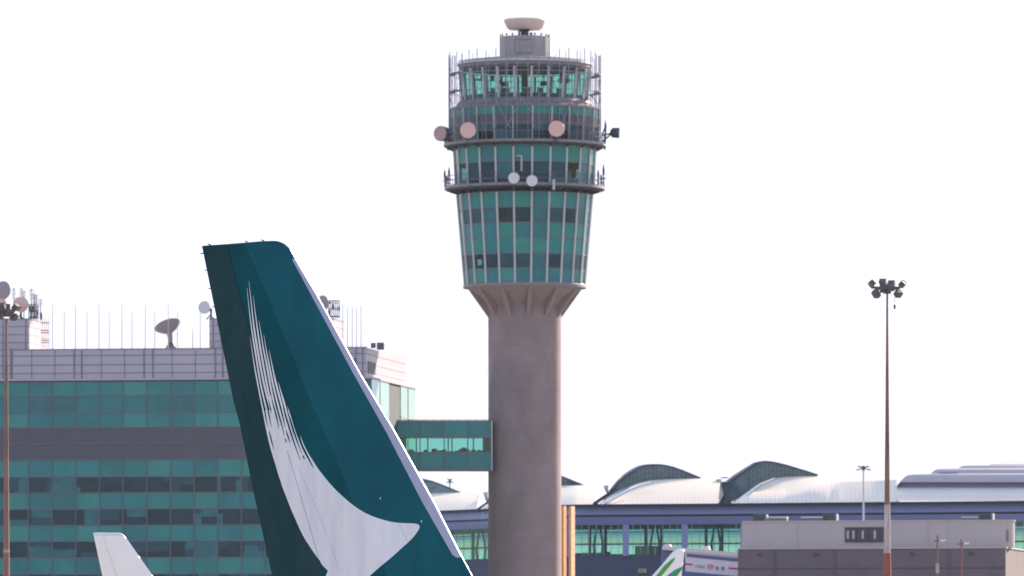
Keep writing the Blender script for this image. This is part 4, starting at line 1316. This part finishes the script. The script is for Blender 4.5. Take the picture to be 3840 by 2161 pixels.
ROWS = [([(x, y) for y, x in CR], (0, 3, -3)), (LEl, (1, 3, 6, 10, 15, 20, 25, 30)), (TOPL, (.7, 2, 4, 6.5, 9))]
fin_o = pmesh(finp, fin_t, 'fin_green', 'tail_fin', air, 8, FD, forg, rows=ROWS)
rud_o = pmesh(rudder, fin_t, 'rudder_dull_reflect', 'rudder', air, 8, FD, forg, rows=ROWS)
pmesh(lead, lambda x, y: fin_t(x, y) + .008, 'bare_metal', 'leading_edge', fin_o, 8, FD, forg, rows=ROWS)
OFF1 = lambda x, y: fin_t(x, y) + .012
OFF2 = lambda x, y: fin_t(x, y) + .024
C_ = lambda p: (960 + p[0] * .1793, 1540 + p[1] * .1793)
A_ = lambda p: (900 + p[0] * .20683, 1040 + p[1] * .20683)
B_ = lambda p: (920 + p[0] * .20683, 1300 + p[1] * .20683)
E_ = lambda p: (1000 + p[0] * .2489, 1800 + p[1] * .2489)
def smooth_poly(pts, it=2):
    """corner cutting that keeps sharp tips"""
    for _ in range(it):
        n = len(pts); out = []
        for k in range(n):
            a, b, c = pts[k - 1], pts[k], pts[(k + 1) % n]
            u = (b[0] - a[0], b[1] - a[1]); v = (c[0] - b[0], c[1] - b[1])
            lu, lv = math.hypot(*u), math.hypot(*v)
            if lu < 1.5 or lv < 1.5: out.append(b); continue
            co = (u[0] * v[0] + u[1] * v[1]) / (lu * lv)
            if co < .55: out.append(b); continue
            out += [(b[0] - u[0] * .25, b[1] - u[1] * .25), (b[0] + v[0] * .25, b[1] + v[1] * .25)]
        pts = out
    return pts
def smooth_line(pts, m=40, it=14):
    L = [0]
    for a, b in zip(pts, pts[1:]): L.append(L[-1] + math.hypot(b[0] - a[0], b[1] - a[1]))
    out = []
    m = max(6, min(m, int(L[-1] / 8)))
    for k in range(m + 1):
        d = L[-1] * k / m
        for q in range(len(L) - 1):
            if d <= L[q + 1] + 1e-9:
                f = (d - L[q]) / max(1e-9, L[q + 1] - L[q]); out.append((pts[q][0] + (pts[q + 1][0] - pts[q][0]) * f, pts[q][1] + (pts[q + 1][1] - pts[q][1]) * f)); break
    for _ in range(it):
        out = [out[0]] + [((a[0] + 2 * b[0] + c[0]) / 4, (a[1] + 2 * b[1] + c[1]) / 4) for a, b, c in zip(out, out[1:], out[2:])] + [out[-1]]
    return out
body = [C_(p) for p in ((133, 0), (185, 260), (235, 500), (280, 700), (335, 900), (400, 1100), (470, 1350))] + \
       [E_(p) for p in ((205, 0), (235, 100), (270, 190), (350, 400), (450, 630), (550, 850), (660, 1020), (750, 1150), (810, 1222), (820, 1262), (870, 1318), (918, 1362), (925, 1385), (885, 1450), (900, 1700), (1240, 1720),
                         (1560, 1450), (1700, 1320), (1900, 1160), (2060, 1010), (2140, 940), (2210, 868), (2262, 800), (2295, 750), (2308, 715), (2303, 692), (2288, 676), (2262, 665), (2200, 658), (2100, 656), (2000, 652), (1925, 643), (1850, 630), (1700, 590), (1550, 535), (1400, 455), (1250, 345), (1100, 210), (1000, 110), (905, 0))] + \
       [C_(p) for p in ((1370, 1310), (1300, 1220), (1200, 1060), (1100, 900), (1045, 800), (1000, 705), (932, 528), (940, 590), (990, 740), (1070, 900), (1130, 1030), (1190, 1150), (1216, 1220), (1175, 1170), (1130, 1090), (1050, 950), (980, 820), (930, 700), (880, 570), (850, 500), (820, 400), (770, 260), (720, 130), (690, 0))]
# the bottom of the emblem runs on below the picture
logo = pmesh(smooth_poly(body), OFF1, 'fin_white', 'emblem', fin_o, 8, FD, forg, mirror=False, rows=ROWS[:1])
def strip(pts, w0, w1, w2=None):
    n = len(pts); L_, R_ = [], []
    for i, (x, y) in enumerate(pts):
        a = pts[max(0, i - 1)]; b = pts[min(n - 1, i + 1)]
        dx, dy = b[0] - a[0], b[1] - a[1]; l = math.hypot(dx, dy); nx, ny = -dy / l, dx / l
        f = i / (n - 1)
        w_ = (w0 + (w1 - w0) * min(1, f * 2.2)) if w2 is None else (w0 + (w1 - w0) * min(1, f * 3) if f < .6 else w1 + (w2 - w1) * (f - .6) / .4)
        L_.append((x + nx * w_ / 2, y + ny * w_ / 2)); R_.append((x - nx * w_ / 2, y - ny * w_ / 2))
    return L_ + R_[::-1]
white = [
    ([A_(p) for p in ((132, 196), (150, 420), (180, 680), (205, 880), (235, 1100), (262, 1250))] + [B_(p) for p in ((170, 0), (205, 230), (235, 430), (275, 680), (330, 900), (380, 1130), (425, 1300))], .8, 6.2),
    ([A_(p) for p in ((165, 76), (190, 300), (222, 600), (250, 880), (285, 1110), (320, 1330))] + [B_(p) for p in ((222, 60), (245, 190), (268, 300), (300, 500), (335, 660), (372, 820), (412, 960), (455, 1130), (490, 1260))], .8, 7.5),
    ([A_(p) for p in ((243, 334), (270, 570), (310, 880), (345, 1130), (380, 1350))] + [B_(p) for p in ((290, 130), (325, 320), (362, 500), (390, 680), (425, 860), (460, 980), (505, 1150), (540, 1290))], .8, 7.2),
    ([A_(p) for p in ((345, 785), (375, 960), (405, 1150), (435, 1370))] + [B_(p) for p in ((370, 220), (410, 430), (450, 680), (490, 880), (530, 1070), (590, 1290), (600, 1330))], .8, 7.2),
    ([A_(p) for p in ((436, 1052), (460, 1200), (490, 1400))] + [B_(p) for p in ((400, 150), (430, 300), (470, 520), (510, 720), (560, 920), (610, 1120), (672, 1330))], .8, 7.0),
    ([B_(p) for p in ((435, 66), (480, 300), (530, 560), (590, 800), (640, 980), (710, 1240), (735, 1330))], .8, 7.2),
    ([B_(p) for p in ((605, 656), (640, 800), (700, 1000), (760, 1220), (790, 1330))], .8, 6.8),
    ([B_(p) for p in ((768, 1096), (810, 1240), (850, 1370), (868, 1440)) ], .8, 4.5),
    ([A_(p) for p in ((185, 1086), (205, 1220))] + [B_(p) for p in ((115, 0), (150, 250), (190, 480), (240, 740), (290, 1000), (345, 1245), (362, 1320))], .8, 5.2),
    ([B_(p) for p in ((428, 830), (445, 930), (470, 1030), (497, 1130), (512, 1240))], 2, 19),
]
mb_i = 0
for pts, w0, w1 in white:
    mb_i += 1
    pmesh(strip(smooth_line(pts), w0, w1), (lambda x, y, q_=mb_i: fin_t(x, y) + .014 + .0008 * q_), 'fin_white', 'emblem_streak', fin_o, 8, FD, forg, mirror=False)
# the body carries the streaks up between B y 1150 and C y 0
patch = [B_(p) for p in ((362, 1300), (520, 1300), (700, 1330), (868, 1440))]
dark = [
    ([B_((296, 900)), B_((330, 1040))] + [C_(p) for p in ((185, 0), (200, 110), (215, 200), (238, 300), (257, 366))], 4.0),
    ([B_((368, 900)), B_((396, 1040))] + [C_(p) for p in ((258, 20), (290, 180), (310, 270), (327, 360))], 4.0),
    ([C_(p) for p in ((300, -90), (316, 0), (325, 52))], 3.2),
    ([B_((478, 930)), B_((503, 1040))] + [C_(p) for p in ((400, 10), (435, 150), (462, 260), (480, 380))], 5.2),
    ([B_((530, 900)), B_((558, 1040))] + [C_(p) for p in ((458, 10), (520, 230), (570, 400), (597, 548))], 4.8),
    ([B_((585, 900)), B_((622, 1040))] + [C_(p) for p in ((530, 0), (560, 110), (585, 220), (617, 378))], 4.8),
    ([B_((645, 900)), B_((683, 1040))] + [C_(p) for p in ((592, 0), (650, 200), (720, 430), (800, 680), (870, 880), (936, 1042))], 5.8),
    ([B_((745, 1080))] + [C_(p) for p in ((655, 0), (720, 200), (790, 430), (870, 660), (930, 820), (967, 904))], 6.2),
] + [([C_(p) for p in q], w_) for q, w_ in (
    ([(274, 422), (292, 500), (318, 600), (350, 720), (375, 822)], 4.4), ([(611, 586), (625, 635), (641, 682)], 4), ([(631, 408), (650, 480), (680, 570), (719, 686)], 4.6), ([(986, 938), (1005, 990), (1021, 1032)], 4.5))]
for pts, wd in dark:
    pmesh(strip(smooth_line(pts, it=4), 1.2, wd, 1.0), OFF2, 'fin_green', 'emblem_slit', fin_o, 8, FD, forg, mirror=False)
pts = [B_(p) for p in ((420, 948), (445, 1080), (475, 1212))]
pmesh(strip(pts, 1, 3.4, 1), OFF2, 'fin_green', 'emblem_slit', fin_o, 8, FD, forg, mirror=False)
# seams, hinge line, rivet rows
def seam(pts, w_, m, off_):
    pmesh(strip(pts, w_, w_, w_), (lambda x, y: fin_t(x, y) + off_), m, 'panel_seam', fin_o, 8, FD, forg, mirror=False)
seam([(852, 920), (871, 1000), (900, 1110), (936, 1235), (1000, 1440), (1030, 1540), (1052, 1610)], 1.5, 'line_dark', .006)
seam([(1078, 1694), (1107, 1790), (1136, 1888), (1166, 1990), (1195, 2088)], 1.6, 'line_blue', .020)
seam([(1427, 1858), (1490, 1965)], .8, 'line_dark', .006)
seam([(1497, 1968), (1512, 1995), (1530, 2033)], 1.0, 'line_blue', .020)
seam([(1120, 1760), (1185, 1900), (1250, 2070), (1275, 2150)], .7, 'line_blue', .020)
seam([(900, 1420), (950, 1640), (1010, 1850), (1090, 2160)], .7, 'line_dark', .006)
for cx_, cy_ in ((1427, 1870), (1581, 1956)):
    mb = [(cx_ + 2.6 * math.cos(a) * (.5 if cx_ < 1500 else .8), cy_ + 5 * math.sin(a)) for a in [k * math.pi / 5 for k in range(10)]]
    pmesh(mb, OFF1, 'fin_white', 'fastener', fin_o, 14, FD, forg, mirror=False)
for px, py, dx, dy in ((757, 950, -7, 1), (772, 1013, -6, 1), (788, 1082, -7, 1), (803, 1150, -7, 1), (818, 1216, -7, 1), (781, 920, -3, -6), (920, 909.5, -3, -6), (981, 904.5, -3, -6)):
    a = Vector((X(px + 9, FD) - forg[0], 0, Z(py, FD))); b = Vector((X(px + dx, FD) - forg[0], 0, Z(py + dy, FD)))
    MB().tube(a, b, .022, 'rubber', r1=.006, n=6).build('static_wick', fin_o)
fuselage(air, (X(980, FD) - forg[0], 48), 5.4, 3.0, 'craft_white')

# ---- the small white fin
WD = 300.0
worg = (X(460, WD), WD, 0)
wj = thing('passenger_jet', worg, 'jet with small plain white tail fin poking up at lower left', 'aircraft')
wt = [(349, 1998), (386, 1997.5), (440, 1998), (453, 1999.5), (463, 2005), (472, 2015), (574, 2161), (770, 2440)]
wte = [(349, 1998), (384, 2161), (444, 2440)]
wseg = list(zip(wt, wt[1:]))
def wfin(px, py):
    te = 349 + (py - 1998) * .2147; le = 462 + (py - 2005) * .70
    c = max(20, le - te); u = max(0, min(1, (px - te) / c))
    t = (.012 + (.055 * c * .01) * (1 - abs(u - .33) / .33 if u < .33 else 1 - .35 * (u - .33)) if u < .33 else .012 + .055 * c * .01 * (1 - .35 * (u - .33)))
    d = sdist(px, py, wseg)
    if d < 9: t *= math.sqrt(max(0, 1 - (1 - d / 9) ** 2))
    return t
wr = [(349, 1998), (386, 1997.5), (389, 2010), (438, 2161), (529, 2440), (444, 2440), (384, 2161)]
wf = [(386, 1997.5), (440, 1998), (453, 1999.5), (463, 2005), (472, 2015), (574, 2161), (770, 2440), (529, 2440), (438, 2161), (389, 2010)]
wfo = pmesh(wf, wfin, 'craft_white', 'tail_fin', wj, 10, WD, worg)
pmesh(wr, lambda x, y: wfin(x, y) * .92, 'craft_white', 'rudder', wj, 10, WD, worg)
pmesh([(350, 1999), (452, 2000), (464, 2008.5), (352, 2008)], lambda x, y: wfin(x, y) + .006, 'white', 'tip_cap', wfo, 8, WD, worg)
pmesh(strip([(387, 2006), (389, 2012), (438, 2161)], 1.0, 1.0, 1.0), lambda x, y: wfin(x, y) + .008, 'craft_grey', 'panel_seam', wfo, 12, WD, worg, mirror=False)
fuselage(wj, (X(400, WD) - worg[0], 30), 3.6, 1.9, 'craft_white')

# ---- the white fin with green leaves
GD = 650.0
gorg = (X(2500, GD), GD, 0)
gj = thing('passenger_jet', gorg, 'jet with white tail fin striped by two green leaves, in front of the boarding bridge', 'aircraft')
gp = [(2548, 2060), (2556, 2059), (2564, 2060.5), (2568, 2064), (2555, 2161), (2520, 2440), (2240, 2440), (2444, 2161), (2479, 2122), (2522, 2070), (2535, 2062)]
gseg = list(zip(gp, gp[1:] + gp[:1])); gseg = [s_ for s_ in gseg if s_[0][1] < 2400 or s_[1][1] < 2400]
def gfin(px, py):
    d = sdist(px, py, gseg); wd = 8.0
    t = .16 + (py - 2060) * .0008
    return t * math.sqrt(max(0, 1 - (1 - min(d, wd) / wd) ** 2))
gf = pmesh(gp, gfin, 'craft_white', 'tail_fin', gj, 10, GD, gorg)
pmesh([(2531, 2091), (2532, 2094), (2524, 2108), (2508, 2128), (2480, 2161), (2440, 2215), (2405, 2260), (2440, 2195), (2459, 2161), (2490, 2122), (2515, 2100)], lambda x, y: gfin(x, y) + .01, 'leaf_green', 'leaf', gf, 12, GD, gorg, mirror=False)
pmesh([(2559, 2125), (2558, 2134), (2550, 2145), (2540, 2158), (2505, 2205), (2460, 2270), (2480, 2200), (2498, 2162), (2530, 2138)], lambda x, y: gfin(x, y) + .01, 'leaf_teal', 'leaf', gf, 12, GD, gorg, mirror=False)
fuselage(gj, (-6, 3.5), 13.5, 1.2, 'craft_white', stab=False)

# ================================================================== MASTS
def flood_head(o, zc, rr, lamps, tiers, hang=True):
    h = MB().lathe([(rr * .95, zc - .05), (rr * 1.05, zc - .05), (rr * 1.05, zc + .08), (rr * .95, zc + .08)], 'lamp', n=24).build('carriage_ring', o)
    mb = MB()
    for k in range(6):
        a = k * math.pi / 3; mb.tube((0, 0, zc), (rr * math.cos(a), rr * math.sin(a), zc), .05, 'lamp')
    mb.tube((0, 0, zc - .3), (0, 0, zc + .25), .22, 'lamp', n=12); mb.build('spoke', h)
    for k in range(lamps):
        a = 2 * math.pi * k / lamps + .2
        up_ = tiers[k % len(tiers)]
        d = Vector((math.cos(a), math.sin(a), 0)); q = Vector((-math.sin(a), math.cos(a), 0))
        c = d * (rr + .18) + Vector((0, 0, zc + up_))
        ax = (d - Vector((0, 0, .9))).normalized()
        mb = MB(); mb.obox(c, q, ax.cross(q), ax, .19, .16, .13, 'lamp'); mb.tube(d * rr + Vector((0, 0, zc)), c, .04, 'lamp')
        fl = mb.build('floodlight', o)
        MB().obox(c + ax * .135, q, ax.cross(q), ax, .155, .125, .006, 'lens').build('lens', fl)
    if hang:
        mb = MB(); mb.tube((.45, 0, zc - .35), (.4, 0, zc - .9), .015, 'lamp', n=4); mb.box(.36, .47, -.06, .06, zc - 1.15, zc - .92, 'lamp'); mb.build('hanging_weight', o)
MDp = 450.0
mast = thing('floodlight_mast', (X(3327, MDp), MDp, 0), 'tall rusty floodlight mast with red and white bands at right', 'mast', 'tall apron floodlight masts')
def mseg(o, D, px_c, ys, ws, m, name):
    mb = MB(); s_ = D / F
    for (ya, yb, wa, wb) in zip(ys, ys[1:], ws, ws[1:]):
        mb.tube((0, 0, max(0, Z(yb, D))), (0, 0, Z(ya, D)), wb * s_ / 2, m, r1=wa * s_ / 2, n=20)
    return mb.build(name, o, smooth=True)
mseg(mast, MDp, 3327, [1100, 1500, 1893], [7, 13, 21], 'rust', 'upper_pole')
mseg(mast, MDp, 3327, [1893, 2075], [22, 27], 'pole_white', 'white_band')
mseg(mast, MDp, 3327, [2075, 2300, 2600, 3100], [27.5, 33, 40, 50], 'pole_red', 'lower_pole')
flood_head(mast, Z(1082, MDp), .70, 12, (.28, -.30, .30, .0, -.32, .2))
LDp = 450.0
m2 = thing('floodlight_mast', (X(24, LDp), LDp, 0), 'brown floodlight mast at the left edge, its lamps before the roof dishes', 'mast', 'tall apron floodlight masts')
mseg(m2, LDp, 24, [1195, 1600, 2062], [9, 15, 22], 'rust', 'upper_pole')
mseg(m2, LDp, 24, [2062, 2072], [23.5, 23.5], 'pole_white', 'white_band')
mseg(m2, LDp, 24, [2072, 2400, 3100], [22.5, 28, 40], 'rust', 'lower_pole')
flood_head(m2, Z(1168, LDp), .45, 9, (.22, -.30, .25, -.1), hang=False)
# distant thin masts
def far_mast(px, D, yt_, half, label, m='rod'):
    o = thing('distant_mast', (X(px, D), D, 0), label, 'mast', 'distant floodlight masts')
    s_ = D / F; H = Z(yt_, D)
    mb = MB(); mb.tube((0, 0, 0), (0, 0, H), .22 * D / 900, m, r1=.10 * D / 900, n=12); mb.build('pole', o)
    mb = MB()
    for k in range(8):
        a = k * math.pi / 4
        mb.tube((0, 0, H - .1), (half * s_ * math.cos(a), half * s_ * .6 * math.sin(a), H + (.1 if k % 2 else -.35) * D / 900), .06, 'lamp', n=5)
        mb.obox((half * s_ * .8 * math.cos(a), half * s_ * .5 * math.sin(a), H + (.05 if k % 2 else -.3) * D / 900), (1, 0, 0), (0, 1, 0), (0, 0, 1), .16, .12, .06, 'walk_metal')
    mb.tube((0, 0, H - .35), (0, 0, H + .12), .17, 'lamp'); mb.build('lamp_cluster', o)
far_mast(3238, 860, 1752, 27, 'pale thin floodlight mast rising in front of the terminal roof at right')
far_mast(1687, 1180, 1800, 12, 'tiny distant floodlight mast over the terminal roof left of the tower')
# red lamp posts
for px, yt_, ya, lab in ((3515, 2008, 2030, 'red lamp post with one arm, left and taller of the pair before the low wall'), (3605, 2022, 2041, 'red lamp post with one arm, right and shorter of the pair before the low wall')):
    D = 620.0; s_ = D / F
    o = thing('lamp_post', (X(px, D), D, 0), lab, 'lamp post', 'red lamp posts before the low grey wall')
    H = Z(yt_, D)
    mb = MB(); mb.tube((0, 0, 0), (0, 0, H), .12, 'red_post', r1=.06, n=10); mb.build('pole', o)
    if px < 3560: MB().tube((0, 0, Z(2150, D)), (0, 0, Z(2112, D)), .125, 'pole_white', n=10).build('pale_band', o)
    za = Z(ya, D)
    mb = MB(); mb.tube((0, 0, za), (.3, 0, za + .06), .04, 'red_post'); mb.obox((.42, 0, za + .06), (1, 0, .1), (0, 1, 0), (-.1, 0, 1), .2, .1, .06, 'white'); mb.obox((-.15, 0, za), (1, 0, .1), (0, 1, 0), (-.1, 0, 1), .14, .08, .04, 'red_post'); mb.build('lamp_head', o)

# ================================================================== AIR
hz = bpy.data.materials.new('haze')
hz.use_nodes = True
n = hz.node_tree
n.nodes.remove(n.nodes['Principled BSDF'])
pv = n.nodes.new('ShaderNodeVolumePrincipled')
pv.inputs['Color'].default_value = (0.80, 0.90, 0.98, 1)
pv.inputs['Density'].default_value = 0.000022
n.links.new(pv.outputs[0], n.nodes['Material Output'].inputs['Volume'])
M['haze'] = hz
tag(MB().box(-700, 700, -60, 1500, -1, 110, 'haze').build('haze'), None, None, kind='stuff')
